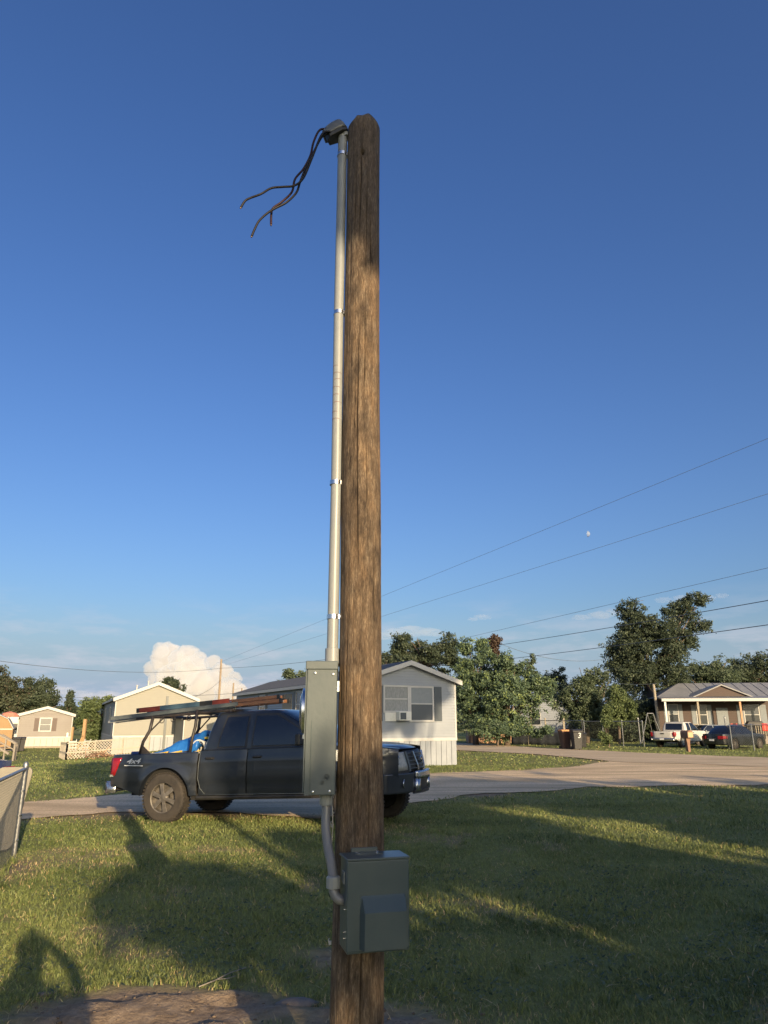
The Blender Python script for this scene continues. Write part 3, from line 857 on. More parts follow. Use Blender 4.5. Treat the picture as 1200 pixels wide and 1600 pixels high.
# meter enclosure on the left flank of the pole, its face turned to the left
mtr = thing('meter_box', 'grey green electric meter enclosure on the left flank of the pole', 'meter box', (-.300, 3.60, 1.378), R(3))
H = .585
MB().b2((-.072, -.155, 0), (.070, .155, H)).build('enclosure', MAT['enamel'], mtr, bevel=.004)
MB().b2((-.079, -.162, H - .028), (.073, .162, H + .012)).build('top_cap', MAT['enamel'], mtr, bevel=.004)
MB().b2((-.0785, -.158, .012), (-.0725, .158, H - .032)).build('front_cover', MAT['enamel'], mtr, bevel=.002)
MB().b2((-.046, -.1575, .012), (-.042, -.1552, H - .26)).build('side_seam', MAT['enamel2'], mtr)
MB().b2((-.070, -.1572, .0), (-.050, -.1552, H - .26)).build('side_flange', MAT['enamel'], mtr)
gl = MB().lathe([(.095, -.078), (.095, -.086), (.088, -.10), (.07, -.108), (0, -.112)], 36, 'X', (0, 0, H - .215)).build('meter_glass', MAT['meterglass'], mtr, smooth=True)
MB().lathe([(.103, -.0795), (.106, -.082), (.106, -.096), (.100, -.098), (.097, -.0965)], 36, 'X', (0, 0, H - .215)).build('ring', MAT['zinc'], mtr, auto=R(40))
MB().b2((-.092, -.02, H - .345), (-.079, .0, H - .325)).tube([(-.086, -.01, H - .325), (-.094, -.012, H - .30), (-.084, -.01, H - .318)], .002, 5).build('hasp', MAT['zinc'], mtr)
for (x, z, rr) in [(.030, .068, .018), (.012, .045, .011)]:
    MB().lathe([(rr, -.1566), (rr, -.158), (rr * .72, -.1582), (rr * .72, -.1566)], 20, 'Y', (x, 0, z + .01)).build('knockout', MAT['enamel'], mtr)
for (x, z) in [(-.03, .014), (.045, .016), (-.035, H - .045), (.05, H - .05)]:
    MB().lathe([(.0055, -.1552), (.0055, -.1585), (.002, -.1595)], 8, 'Y', (x, 0, z)).build('rivet', MAT['zinc'], mtr)
for z in (.14, .46):
    MB().b2((.068, -.03, z), (.086, .03, z + .05)).build('mounting_bracket', MAT['zinc'], mtr)

# flexible conduit between the two boxes
flex = thing('flexible_conduit', 'grey flexible conduit curving between the two electrical boxes', 'conduit', (-.285, 3.5, 1.27))
P = [at(510, 1246, 3.53), at(510, 1262, 3.53), at(509, 1290, 3.51), at(512, 1322, 3.48), at(518, 1352, 3.44), at(521, 1374, 3.41)]
Q = []
for i in range(len(P) - 1):
    p0, p1, p2, p3 = P[max(i - 1, 0)], P[i], P[i + 1], P[min(i + 2, len(P) - 1)]
    for t in np.linspace(0, 1, 22, endpoint=False):
        Q.append(.5 * ((2 * p1) + (p2 - p0) * t + (2 * p0 - 5 * p1 + 4 * p2 - p3) * t * t + (3 * p1 - p0 - 3 * p2 + p3) * t ** 3))
fx = MB().tube(Q, [.0205 + (.0014 if i % 2 else -.0004) for i in range(len(Q))], 20).build('hose', MAT['flex'], smooth=True)
t0 = MB().lathe([(.029, -.045), (.031, -.043), (.031, -.012), (.034, -.010), (.034, .012)], 12, 'Z', at(510, 1249, 3.53) + Vector((0, 0, .02))).build('upper_fitting', MAT['pvc'])
e0 = at(521, 1376, 3.41)
t1 = MB().lathe([(.026, -.03), (.031, -.028), (.031, .012), (.027, .018), (.022, .02)], 12, 'Z', e0).build('lower_fitting', MAT['pvc'])
E = [e0 + Vector((0, 0, -.02)), at(521, 1392, 3.405), at(524, 1400, 3.40), at(529, 1405, 3.395), at(540, 1408, 3.39)]
el = MB().tube(E, .0205, 16).build('elbow', MAT['flex'], smooth=True)
bpy.context.view_layer.update()
shift(flex, fx, t0, t1, el)

# breaker enclosure on the front of the pole
BW, BD, BH = .272, .155, .355
fl = at(543, 1344, 3.30)
yaw = R(15)
rt = Vector((math.cos(yaw), math.sin(yaw), 0)); bk = Vector((-math.sin(yaw), math.cos(yaw), 0))
org = Vector((fl.x, fl.y, fl.z - BH))
brk = thing('breaker_box', 'dark grey green breaker enclosure with hooded door low on the pole', 'breaker box', org, yaw)
MB().b2((.003, .004, .0), (BW - .003, BD, BH - .004)).build('back_box', MAT['enamel2'], brk, bevel=.004)
MB().b2((0, 0, .006), (BW, .034, BH - .006)).build('front_cover', MAT['enamel2'], brk, bevel=.006)
MB().b2((-.003, -.004, BH - .006), (BW + .003, BD + .003, BH + .004)).build('top_cap', MAT['enamel2'], brk, bevel=.003)
x0, x1, z0, z1 = .055, BW - .018, .018, .215
mb = MB()
def dome(x, z, k): return (x, -.002 - k, z)
prof = [(z0, .0), (z0 + .004, .052), (z1 - .055, .052), (z1 - .008, .006), (z1, .0)]
vs = []
for x, ins in ((x0, 0), (x0 + .010, 1), (x1 - .010, 1), (x1, 0)):
    for z, k in prof: vs.append((x, -.001 - k * ins, z))
n5 = len(prof)
fs = [(i * n5 + j, (i + 1) * n5 + j, (i + 1) * n5 + j + 1, i * n5 + j + 1) for i in range(3) for j in range(n5 - 1)]
fs += [tuple(range(n5)), tuple(range(3 * n5, 4 * n5))]
fs += [(i * n5, (i + 1) * n5, (i + 1) * n5 + n5 - 1, i * n5 + n5 - 1) for i in range(3)]
mb.add(vs, fs)
mb.build('hooded_door', MAT['enamel2'], brk, bevel=.007)
MB().b2((.05, BD - .004, BH - .002), (.17, BD + .006, BH + .022)).build('mounting_tab', MAT['enamel2'], brk, bevel=.002)
for x, y in [(.075, BD - .05), (.155, BD - .05), (.07, BD - .018), (.165, BD - .018)]:
    MB().lathe([(.006, BH + .004), (.006, BH + .008), (.002, BH + .0095)], 8, 'Z', (x, y, 0)).build('screw', MAT['zinc'], brk)
MB().b2((.055, BD - .066, BH + .0042), (.178, BD - .002, BH + .0062)).build('hub_plate', MAT['enamel2'], brk)
MB().b2((-.0022, .06, BH - .105), (.003, .105, BH - .055)).build('latch_plate', MAT['galv'], brk, bevel=.002)
MB().b2((-.0045, .068, BH - .092), (-.0022, .095, BH - .066)).build('latch_window', MAT['enamel2'], brk)
for z in (.16, .052, .075):
    MB().bar((-.001, .04, z), (-.001, .052, z - .003), .006, .004).build('tab', MAT['zinc'], brk)
# small staples and screws on the pole flank
for x, y, lab in [(519, 1290, 'tiny white cable staple beside the flexible conduit'), (514, 1473, 'tiny white staple low on the left edge of the pole')]:
    p = at(x, y, 3.58); p.x = PX - .119
    tag(MB().box(p, (.012, .008, .014)).tube([p + Vector((-.004, -.006, .0)), p + Vector((-.007, -.01, .012)), p + Vector((-.003, -.006, .02))], .002, 5).build('cable_staple', MAT['white']), lab, 'staple')
g = MB().tube([at(516, 1243, 3.56), at(519.5, 1262, 3.56), at(520, 1292, 3.56), at(517.5, 1330, 3.56), at(519, 1345, 3.57)], .0028, 6)
tag(g.build('ground_wire', M('bare_ground_wire', (.42, .40, .36), rough=.5), smooth=True), 'thin bare ground wire running down the left edge of the pole', 'wire')

# ================================================================== PICKUPS
def wheel(parent, name, loc, rad=.41, wid=.27, spokes=6, side=-1, mt=None, mr=None, turn=0):
    w = MB().lathe([(rad * .60, -.5 * wid), (rad * .70, -.52 * wid), (rad * .90, -.50 * wid), (rad * .975, -.42 * wid), (rad, -.30 * wid), (rad, .30 * wid),
                    (rad * .975, .42 * wid), (rad * .90, .5 * wid), (rad * .70, .52 * wid), (rad * .60, .5 * wid)], 40, 'Y', cap=False).build(name, mt or MAT['tyre'], parent, auto=R(28))
    w.location = loc
    w.rotation_euler = (0, 0, turn)
    s = side
    # tread blocks
    tb = MB()
    for k in range(44):
        a = 2 * math.pi * k / 44
        for y, q in ((-.36 * wid, 0), (.36 * wid, .5), (0, .25)):
            aa = a + q * 2 * math.pi / 44
            m = Matrix.Rotation(-aa, 3, 'Y')
            tb.box(m @ Vector((rad * 1.003, y, 0)), (.016, .2 * wid, .032), m)
    tb.build('tread', mt or MAT['tyre'], w)
    rim = MB()
    rim.lathe([(rad * .62, s * .50 * wid), (rad * .635, s * .46 * wid), (rad * .58, s * .42 * wid), (rad * .56, s * .1 * wid), (rad * .2, s * .08 * wid)], 36, 'Y', cap=False)
    rim.build('rim', mr or MAT['rim'], w, auto=R(35))
    sp = MB()
    for k in range(spokes):
        a = 2 * math.pi * k / spokes + .3
        m = Matrix.Rotation(a, 3, 'Y')
        pts = [(rad * .14, -.032), (rad * .36, -.034), (rad * .585, -.044), (rad * .585, .044), (rad * .36, .034), (rad * .14, .032)]
        sp.prism(pts, s * .30 * wid, s * .40 * wid, lambda u, v, d, m=m: tuple(m @ Vector((u, d + s * .02 * (1 - u / rad), v))))
    sp.lathe([(rad * .2, s * .25 * wid), (rad * .2, s * .40 * wid), (rad * .14, s * .46 * wid), (0, s * .47 * wid)], 20, 'Y')
    sp.build('spoke', mr or MAT['rim'], w, bevel=.004)
    MB().lathe([(rad * .56, -s * .3 * wid), (rad * .56, s * .02 * wid)], 20, 'Y').build('brake_disc', MAT['dark_gap'], w)
    return w

def text_mesh(txt, size, shear=0, ext=.002):
    cu = bpy.data.curves.new('txt', 'FONT'); cu.body = txt; cu.size = size; cu.shear = shear; cu.extrude = ext; cu.offset = size * .02
    o = bpy.data.objects.new('txt', cu); COL.objects.link(o)
    bpy.context.view_layer.update()
    me = bpy.data.meshes.new_from_object(o.evaluated_get(bpy.context.evaluated_depsgraph_get()))
    bpy.data.objects.remove(o); return me

def pickup(root, paint, pitch=0.0, K=1.0, full=True, trim=None, rimmat=None):
    """x forward from the rear axle, y to the left, z up"""
    tp = math.tan(pitch)
    WB, AZ, AR = 3.55, .41, .495
    def pz(p): return (p[0] * K, p[1] * K, (p[2] + p[0] * tp) * K)
    def fin(mb): mb.v = [pz(p) for p in mb.v]; return mb
    def ys(x, z):
        t = z - .78
        y = .985 - (.20 * t * t if t > 0 else .38 * t * t)
        if x > 3.7: y -= .30 * ((x - 3.7) / .7) ** 2
        if x < -.95: y -= .9 * (-.95 - x) ** 2
        y += .010 * math.exp(-((z - 1.0) / .035) ** 2) - .012 * math.exp(-((z - .60) / .05) ** 2)
        for xw in (0, WB):
            d = math.hypot(x - xw, z - AZ)
            y += .030 * math.exp(-((d - AR) / .09) ** 2)
        return y
    def zb(x):
        z = .43
        if x < -.45: z = .43 + .17 * min(1, (-.45 - x) / .5)
        if x > 4.0: z = .43 + .1 * (x - 4.0)
        for xw in (0, WB):
            q = AR * AR - (x - xw) ** 2
            if q > 0: z = max(z, AZ + math.sqrt(q))
        return z
    def zt(x):
        if x < .64: return 1.135
        if x < 2.7: return 1.175
        return 1.175 - .055 * ((x - 2.7) / 1.5) - .05 * max(0, (x - 3.5) / .8) ** 2
    def stations(a, b):
        xs = set(np.linspace(a, b, max(8, int((b - a) / .07))))
        for xw in (0, WB):
            for k in np.linspace(-1, 1, 41):
                x = xw + AR * math.sin(k * math.pi / 2)
                if a < x < b: xs.add(x)
        return sorted(xs)
    def side(name, a, b, s, fold=True):
        xs = stations(a, b); nz = 14
        mb = MB()
        rows = []
        for x in xs:
            z0, z1 = zb(x), zt(x); col = []
            e = .022 if (fold and (x == xs[0] or x == xs[-1])) else 0
            col.append((x, s * (ys(x, z0) - .24), z0 + .03))
            col.append((x, s * (ys(x, z0) - .016 - e), z0 + .002))
            for k in range(nz + 1):
                z = z0 + .008 + (z1 - z0 - .008) * k / nz
                col.append((x, s * (ys(x, z) - e), z))
            col.append((x, s * (ys(x, z1) - .02 - e), z1 + .018))
            col.append((x, s * (ys(x, z1) - .11), z1 + .022))
            rows.append(col)
        # step the end columns in a touch so panel gaps read
        n = len(rows[0]); vs = [p for c in rows for p in c]
        fs = [(i * n + j, (i + 1) * n + j, (i + 1) * n + j + 1, i * n + j + 1) for i in range(len(rows) - 1) for j in range(n - 1)]
        mb.add(vs, fs)
        return fin(mb).build(name, paint, root, auto=R(35))
    TB = lambda z: (z - 1.17) / (1.80 - 1.17)
    def lv(t):
        xr = .67 + .17 * t ** 1.3
        xf = 3.06 - .40 * t - .52 * t ** 2
        w = .925 - .06 * t - .115 * t ** 2
        return xr, xf, w, 1.17 + .63 * t
    doors = []
    for s in (-1, 1):
        side('bed_side', -1.13, .612, s)
        doors.append((s, side('rear_door', .655, 1.557, s), side('front_door', 1.575, 2.70, s)))
        side('fender', 2.718, 4.22, s)
    # cab shell
    mb = MB(); rings = []
    ts = [-.06, 0, .12, .25, .38, .5, .62, .74, .84, .92, .97, 1.0, 1.025, 1.04]
    for t in ts:
        tt = min(max(t, 0), 1)
        xr, xf, w, z = lv(tt); z += (t - tt) * .63
        if t > 1: w -= (t - 1) * 2.6; xr += (t - 1) * 2.2; xf -= (t - 1) * 3.2
        rg = []
        c = .13 - .04 * tt
        for k in range(9):
            a = math.pi + math.pi / 2 * k / 8      # rear right corner (y = -w)
            rg.append((xr + c + c * math.cos(a), -w + c + c * math.sin(a)))
        for k in range(1, 14): rg.append((xr + c + (xf - .22 - xr - c) * k / 14, -w))
        for k in range(17):
            q = -1 + 2 * k / 16
            rg.append((xf - .20 * abs(q) ** 2.6, w * math.sin(q * math.pi / 2) if abs(q) < 1 else w * q))
        for k in range(1, 14): rg.append((xf - .22 + (xr + c - xf + .22) * k / 14, w))
        for k in range(9):
            a = math.pi / 2 + math.pi / 2 * k / 8
            rg.append((xr + c + c * math.cos(a), w - c + c * math.sin(a)))
        rings.append([(x, y, z) for x, y in rg])
    n = len(rings[0])
    vs = [p for r in rings for p in r]
    fs = [(i * n + k, i * n + (k + 1) % n, (i + 1) * n + (k + 1) % n, (i + 1) * n + k) for i in range(len(rings) - 1) for k in range(n)]
    cx = sum(p[0] for p in rings[-1]) / n
    vs.append((cx, 0, rings[-1][0][2] + .03)); last = (len(rings) - 1) * n
    fs += [(last + k, last + (k + 1) % n, len(vs) - 1) for k in range(n)]
    mb.add(vs, fs)
    fin(mb).build('cab', paint, root, auto=R(40))
    def glasspane(name, s, poly, parent, mat, off=.006, inner=None):
        """poly in (x, t) on the cab flank, subdivided vertically"""
        m = MB()
        lo = [p for p in poly]
        nt = 7; P = []
        t0, t1 = poly[0][1], poly[2][1]
        for k in range(nt + 1):
            q = k / nt
            a = (poly[0][0] + (poly[3][0] - poly[0][0]) * q ** 1.15)
            b = (poly[1][0] + (poly[2][0] - poly[1][0]) * q ** 1.35)
            t = t0 + (t1 - t0) * q
            _, _, w, z = lv(t)
            P += [(a, s * (w + off), z), (b, s * (w + off), z)]
        m.add(P, [(2 * k, 2 * k + 1, 2 * k + 3, 2 * k + 2) for k in range(nt)])
        return fin(m).build(name, mat, parent, smooth=True)
    for s, rd, fd in doors:
        for par, poly in ((rd, [(.99, .09), (1.50, .09), (1.49, .88), (1.08, .88)]), (fd, [(1.645, .09), (2.78, .09), (2.02, .88), (1.645, .88)])):
            big = [(poly[0][0] - .03, .045), (poly[1][0] + .035, .045), (poly[2][0] + .03, .935), (poly[3][0] - .03, .935)]
            glasspane('window_seal', s, big, par, MAT['black_plastic'], .004)
            glasspane('window', s, poly, par, MAT['tint_glass'], .009)
        for par, hx in ((rd, .80), (fd, 1.70)):
            hz = 1.03; y = ys(hx, hz)
            fin(MB().b2((hx - .02, s * (y - .01), hz - .03), (hx + .15, s * (y + .004), hz + .035))).build('handle_recess', MAT['black_plastic'], par, bevel=.01)
            fin(MB().tube([(hx - .01, s * (y + .012), hz + .012), (hx + .02, s * (y + .034), hz + .014), (hx + .11, s * (y + .034), hz + .014), (hx + .14, s * (y + .012), hz + .012)], .014, 8)).build('handle', trim or MAT['black_plastic'], par, smooth=True)
        # mirror
        mm = MB()
        mm.box((2.60, s * 1.13, 1.30), (.10, .21, .20)).bar((2.62, s * .94, 1.25), (2.61, s * 1.06, 1.26), .06, .06)
        fin(mm).build('mirror', MAT['black_plastic'], root, bevel=.03)
    # windscreen and rear window
    def wind(q, t):
        xr, xf, w, z = lv(t)
        return (xf - .20 * abs(q) ** 2.6 + .006, w * math.sin(q * math.pi / 2), z + .004)
    fin(MB().grid(wind, np.linspace(-.86, .86, 15), np.linspace(.08, .93, 9))).build('windscreen', MAT['tint_glass'], root, smooth=True)
    fin(MB().grid(lambda y, t: (lv(t)[0] - .006, y, lv(t)[3]), np.linspace(-.66, .66, 5), np.linspace(.12, .86, 7))).build('rear_window', MAT['tint_glass'], root, smooth=True)
    # bonnet
    def hood(x, v):
        w = ys(x, zt(x)) - .105
        y = v * w
        q = (x - 2.9) / 1.45
        return (x - .26 * v * v * max(0, q) ** 3, y, zt(min(x, 4.2)) + .022 + .05 * (1 - v ** 4) * (1 - .5 * q) - (.07 * max(0, (x - 4.1) / .25) ** 2))
    fin(MB().grid(hood, list(np.linspace(2.88, 4.0, 12)) + list(np.linspace(4.04, 4.30, 8)), np.linspace(-1, 1, 17))).build('bonnet', paint, root, smooth=True)
    # nose
    def xf(y, z): return 4.43 - .36 * (abs(y) / .9) ** 2.2 - .30 * max(0, z - .78)
    def patch(name, y0, y1, z0, z1, off, mat, parent=None, ny=9, solid=.04, zf=None):
        g = MB().grid(lambda y, z: (xf(y, z) + off, y, z), np.linspace(y0, y1, ny), np.linspace(z0, z1, 5))
        return fin(g).build(name, mat, parent or root, smooth=True, solid=solid)
    gr = patch('grille', -.50, .50, .715, 1.055, -.02, MAT['black_plastic'], ny=13)
    for s in (-1, 1):
        for y0, y1 in ((.20, .30), ):
            b = MB().grid(lambda u, z: (xf(u, z) + .015, s * (u + (z - .72) * .35), z), np.linspace(y0, y0 + .035, 2), np.linspace(.73, 1.04, 5))
            fin(b).build('grille_bar', MAT['chrome'], gr, solid=.03)
        b = MB().grid(lambda u, z: (xf(u, z) + .012, s * u, z), np.linspace(.475, .515, 2), np.linspace(.72, 1.04, 5))
        fin(b).build('grille_bar', MAT['dark_rail'], gr, solid=.03)
    for k in range(5):
        z = .765 + k * .06
        fin(MB().tube([(xf(y, z) + .0, y, z) for y in np.linspace(-.48, .48, 9)], .008, 5)).build('grille_slat', MAT['dark_rail'], gr)
    fin(MB().lathe([(.06, 4.405), (.06, 4.42), (.045, 4.425), (.045, 4.405)], 20, 'X', (0, 0, .90)).box((4.42, 0, .90), (.014, .13, .022))).build('emblem', MAT['chrome'], gr)
    for s in (-1, 1):
        hl = MB().grid(lambda y, z: (xf(y, z) + .012 - (.10 if y > .86 else 0) * (y - .86), s * (y - .10 * max(0, z - .9)), z - .05 * max(0, y - .6)), np.linspace(.55, .895, 9), np.linspace(.745, 1.035, 5))
        h = fin(hl).build('headlight', MAT['lens'], root, smooth=True, solid=.05)
        fin(MB().lathe([(.075, xf(.70, .9) + .012), (.06, xf(.70, .9) + .022), (.03, xf(.70, .9) + .018)], 16, 'X', (0, s * .70, .90))).build('lamp_reflector', MAT['chrome'], h)
        g = MB().grid(lambda y, z: (xf(y, z) + .01, s * y, z), np.linspace(.53, .9, 6), [.70, .74])
        fin(g).build('lamp_trim', MAT['black_plastic'], root, solid=.03)
        be = MB().grid(lambda y, z: (xf(y, z) + .055 - .25 * max(0, y - .80), s * y, z), np.linspace(.44, .97, 11), [.395, .42, .5, .6, .68, .70])
        e = fin(be).build('bumper_end', paint, root, smooth=True, solid=.10)
        fin(MB().lathe([(.072, xf(.68, .54) + .045), (.068, xf(.68, .54) + .065), (.05, xf(.68, .54) + .05), (0, xf(.68, .54) + .045)], 18, 'X', (0, s * .68, .54))).build('fog_lamp', MAT['chrome'], e, smooth=True)
    fin(MB().grid(lambda y, z: (xf(y, z) + .10 + .05 * (.68 - z), y, z), np.linspace(-.45, .45, 13), [.60, .64, .69, .72])).build('chrome_bumper', MAT['chrome'], root, smooth=True, solid=.08)
    for s in (-1, 1):
        fin(MB().grid(lambda y, z: (xf(y, z) + .10, s * y, z), np.linspace(.34, .45, 4), [.40, .48, .6])).build('bumper_horn', MAT['chrome'], root, smooth=True, solid=.08)
    fin(MB().grid(lambda y, z: (xf(y, z) + .045, y, z), np.linspace(-.34, .34, 9), [.42, .5, .6])).build('lower_intake', MAT['black_plastic'], root, solid=.04)
    fin(MB().grid(lambda y, z: (xf(y, z) + .085, y, z), np.linspace(-.5, .5, 9), [.37, .42])).build('valance', MAT['black_plastic'], root, solid=.04)
    # bed: floor, inner walls, tailgate, bumper
    fin(MB().b2((-1.05, -.86, .55), (.60, .86, .62))).build('bed_floor', MAT['dark_gap'], root)
    for s in (-1, 1):
        fin(MB().b2((-1.06, s * .80, .60), (.60, s * .875, 1.13))).build('bed_wall', MAT['dark_gap'], root)
    fin(MB().b2((.54, -.80, .60), (.605, .80, 1.13))).build('bed_headboard', paint, root)
    tg = fin(MB().grid(lambda y, z: (-1.17 + .05 * (y / .8) ** 4 + .03 * (z - .85) ** 2, y, z), np.linspace(-.80, .80, 9), np.linspace(.60, 1.14, 7))).build('tailgate', paint, root, smooth=True, solid=.06)
    fin(MB().b2((-1.19, -.14, .95), (-1.165, .14, 1.03))).build('tailgate_handle', MAT['black_plastic'], tg, bevel=.01)
    for s in (-1, 1):
        tl = MB().grid(lambda x, z: (x, s * (ys(x, z) + .008), z), [-1.135, -1.08, -1.0, -.965], [.80, .88, .96, 1.04, 1.10])
        # slanting front edge
        tl.v = [(p[0] + (.055 * (p[2] - .95) / .15 if p[0] > -1.05 else 0), p[1], p[2]) for p in tl.v]
        l = fin(tl).build('tail_lamp', MAT['red_lens'], root, smooth=True, solid=.03)
        fin(MB().b2((-1.165, s * .80, .80), (-1.13, s * .925, 1.10))).build('lamp_rear', MAT['red_lens'], l, bevel=.01)
        fin(MB().grid(lambda x, z: (x, s * (ys(x, z) + .012), z), [-1.135, -1.06], [.78, .815])).build('reversing_lens', MAT['lens'], l, solid=.02)
        fin(MB().grid(lambda x, z: (x, s * (.93 - .5 * max(0, -1.15 - x)), z), [-1.28, -1.2, -1.02], [.50, .56, .70])).build('bumper_corner', MAT['chrome'], root, solid=.03, smooth=True)
    fin(MB().grid(lambda y, z: (-1.29 + .08 * (y / .9) ** 4, y, z), np.linspace(-.9, .9, 11), [.50, .56, .64, .70])).build('rear_bumper', MAT['chrome'], root, solid=.05, smooth=True)
    fin(MB().b2((-1.27, -.88, .68), (-1.05, .88, .70))).build('bumper_step', MAT['black_plastic'], root)
    fin(MB().b2((-1.318, -.16, .55), (-1.308, .16, .66))).build('licence_plate', MAT['plate'], root)
    # underbody
    u = MB()
    u.b2((.56, -.86, .46), (2.98, .86, 1.12)).b2((2.98, -.50, .50), (4.1, .50, 1.08)).b2((-1.0, -.45, .42), (.56, .45, .56)).b2((.5, -.9, .36), (3.0, -.86, .46)).b2((.5, .86, .36), (3.0, .9, .46))
    u.tube([(0, -.8, .41), (0, .8, .41)], .06, 10).tube([(WB, -.8, .41), (WB, .8, .41)], .05, 10)
    fin(u).build('chassis', MAT['dark_gap'], root)
    for s in (-1, 1):
        fin(MB().tube([(.62, s * .90, .40), (2.75, s * .90, .40)], .035, 8)).build('side_step', MAT['black_plastic'], root)
    for xw in (0, WB):
        for s in (-1, 1):
            w = wheel(root, 'wheel', (xw * K, s * .855 * K, AZ * K), .41 * K, .27 * K, 6, s, mr=rimmat, turn=R(-4) if xw else 0)
    return ys

TA = R(-16)
TL = Vector((-3.60, 14.28, 0.0))
truck = thing('pickup_truck', 'dark navy crew cab pickup with ladder rack parked behind the pole', 'pickup truck', TL, TA)
TP = R(2.3)
ysT = pickup(truck, MAT['truck'], TP)
bpy.context.view_layer.update()
# 4x4 decal on the bed side
me = text_mesh('4x4', .145, .35)
me.materials.append(MAT['decal'])
d = bpy.data.objects.new('four_by_four_decal', me); COL.objects.link(d); d.parent = truck
d.location = (-.80, -ysT(-.7, 1.02) - .004, .985 - .02); d.rotation_euler = (R(90), -TP, 0)
d.scale = (1.25, .8, 1)
MB().b2((-.84, -ysT(-.7, .95) - .004, .925), (-.46, -ysT(-.7, .95) + .01, .94)).build('decal_underline', MAT['decal'], truck)
# highlight and wear built as a paler tube at bed/cab gap, and scuffed sill
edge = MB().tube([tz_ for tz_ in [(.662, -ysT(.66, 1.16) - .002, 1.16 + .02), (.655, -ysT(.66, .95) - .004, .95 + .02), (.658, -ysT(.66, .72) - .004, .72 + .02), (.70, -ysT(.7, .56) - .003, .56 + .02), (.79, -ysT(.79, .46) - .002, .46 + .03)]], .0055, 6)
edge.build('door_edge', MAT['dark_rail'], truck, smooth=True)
MB().tube([(.80, -ysT(.8, .45) - .003, .445 + .03), (1.7, -ysT(1.7, .45) - .003, .445 + .068), (2.65, -ysT(2.6, .45) - .003, .445 + .104)], .006, 6).build('sill_trim', MAT['dark_rail'], truck, smooth=True)
MB().tube([(x, -ysT(x, 1.16) - .004, 1.178 + x * math.tan(TP)) for x in np.linspace(.68, 2.66, 12)], .006, 6).build('belt_moulding', MAT['black_plastic'], truck, smooth=True)

def tl(x, y, z):
    """truck-local point -> world"""
    c, s = math.cos(TA), math.sin(TA)
    return Vector((TL.x + c * x - s * y, TL.y + s * x + c * y, z + x * math.tan(TP)))

# ladder rack
RZ = lambda x: 1.80 + .035 * x
rack = thing('ladder_rack', 'black steel ladder rack bolted to the pickup bed', 'rack', (TL.x, TL.y, 0), TA)
def tz(p): return (p[0], p[1], p[2] + p[0] * math.tan(TP))
for s in (-1, 1):
    MB().tube([tz(p) for p in [(-.60, s * .90, 1.14), (-.56, s * .885, 1.36), (-.46, s * .86, 1.55), (-.43, s * .84, RZ(-.43))]], .030, 10).build('upright', MAT['black_steel'], rack, smooth=True)
    MB().tube([tz(p) for p in [(.42, s * .90, 1.14), (.44, s * .885, 1.4), (.47, s * .86, 1.6), (.47, s * .84, RZ(.47) + .06)]], .028, 10).build('upright', MAT['black_steel'], rack, smooth=True)
    MB().tube([tz(p) for p in [(-.49, s * .865, 1.50), (-.20, s * .84, RZ(-.2) - .02)]], .014, 8).build('brace', MAT['black_steel'], rack)
    MB().tube([tz(p) for p in [(-.80, s * .80, RZ(-.8)), (1.20, s * .80, RZ(1.2))]], .024, 10).build('side_rail', MAT['black_steel'], rack)
    MB().prism([(-.63, 1.14), (-.36, 1.14), (-.58, 1.32)], -.01, .01, lambda u, v, d, s=s: tz((u, s * .90 + d, v))).build('gusset', MAT['black_steel'], rack)
for x in (-.43, .47, 1.15):
    MB().tube([tz(p) for p in [(x, -.86, RZ(x)), (x, .86, RZ(x))]], .026, 10).build('crossbar', MAT['black_steel'], rack)
for x in (-.25, -.02, .30):
    MB().tube([tz((x + .045 * math.cos(a), -.82, RZ(x) - .07 + .045 * math.sin(a))) for a in np.linspace(0, 2 * math.pi, 12)], .007, 5).build('tie_ring', MAT['black_steel'], rack)

def ladder(name, label, x0, x1, y0, y1, zf, mat, h=.085, t=.03, rungs=6, rmat=None, segs=None, cap=None):
    o = thing(name, label, 'ladder', (TL.x, TL.y, 0), TA, None)
    for y in (y0, y1):
        if segs:
            for a, b, m in segs:
                MB().bar(tz((a, y, zf(a))), tz((b, y, zf(b))), t, h).build('rail', m, o, bevel=.006)
        else:
            MB().bar(tz((x0, y, zf(x0))), tz((x1, y, zf(x1))), t, h).build('rail', mat, o, bevel=.006)
            if cap:
                MB().bar(tz((x1 - .04, y, zf(x1 - .04))), tz((x1 + .012, y, zf(x1))), t + .02, h + .02).build('end_cap', cap, o, bevel=.004)
    for x in np.linspace(x0 + .12, x1 - .12, rungs):
        MB().tube([tz((x, y0, zf(x))), tz((x, y1, zf(x)))], .016, 8).build('rung', rmat or MAT['alu'], o)
    return o
ladder('extension_ladder', 'dull grey ladder lowest on the rack, overhanging the tailgate', -1.36, 1.25, -.80, -.40, lambda x: RZ(x) + .075 + .022 * x, MAT['dark_rail'], .07, rungs=8)
ladder('extension_ladder', 'thin pale aluminium ladder section lying inside the grey ladder', -1.48, 1.15, -.70, -.47, lambda x: RZ(x) + .035 + .03 * x, MAT['alu'], .04, rungs=7)
ladder('step_ladder', 'faded blue fibreglass ladder with red ends on top of the rack', -.84, 1.02, -.68, -.34, lambda x: RZ(x) + .165 + .012 * x, None, .085, rungs=5,
       segs=[(-.90, -.84, MAT['black_plastic']), (-.84, -.40, MAT['red_fg']), (-.398, .42, MAT['blue_fg']), (.422, .68, MAT['black_plastic']), (.682, 1.02, MAT['red_fg'])])
ladder('orange_ladder', 'orange fibreglass ladder reaching forward over the pickup cab', .75, 2.02, -.62, -.26, lambda x: RZ(x) + .08 + .012 * x, MAT['orange_fg'], .06, rungs=4, cap=MAT['black_plastic'])
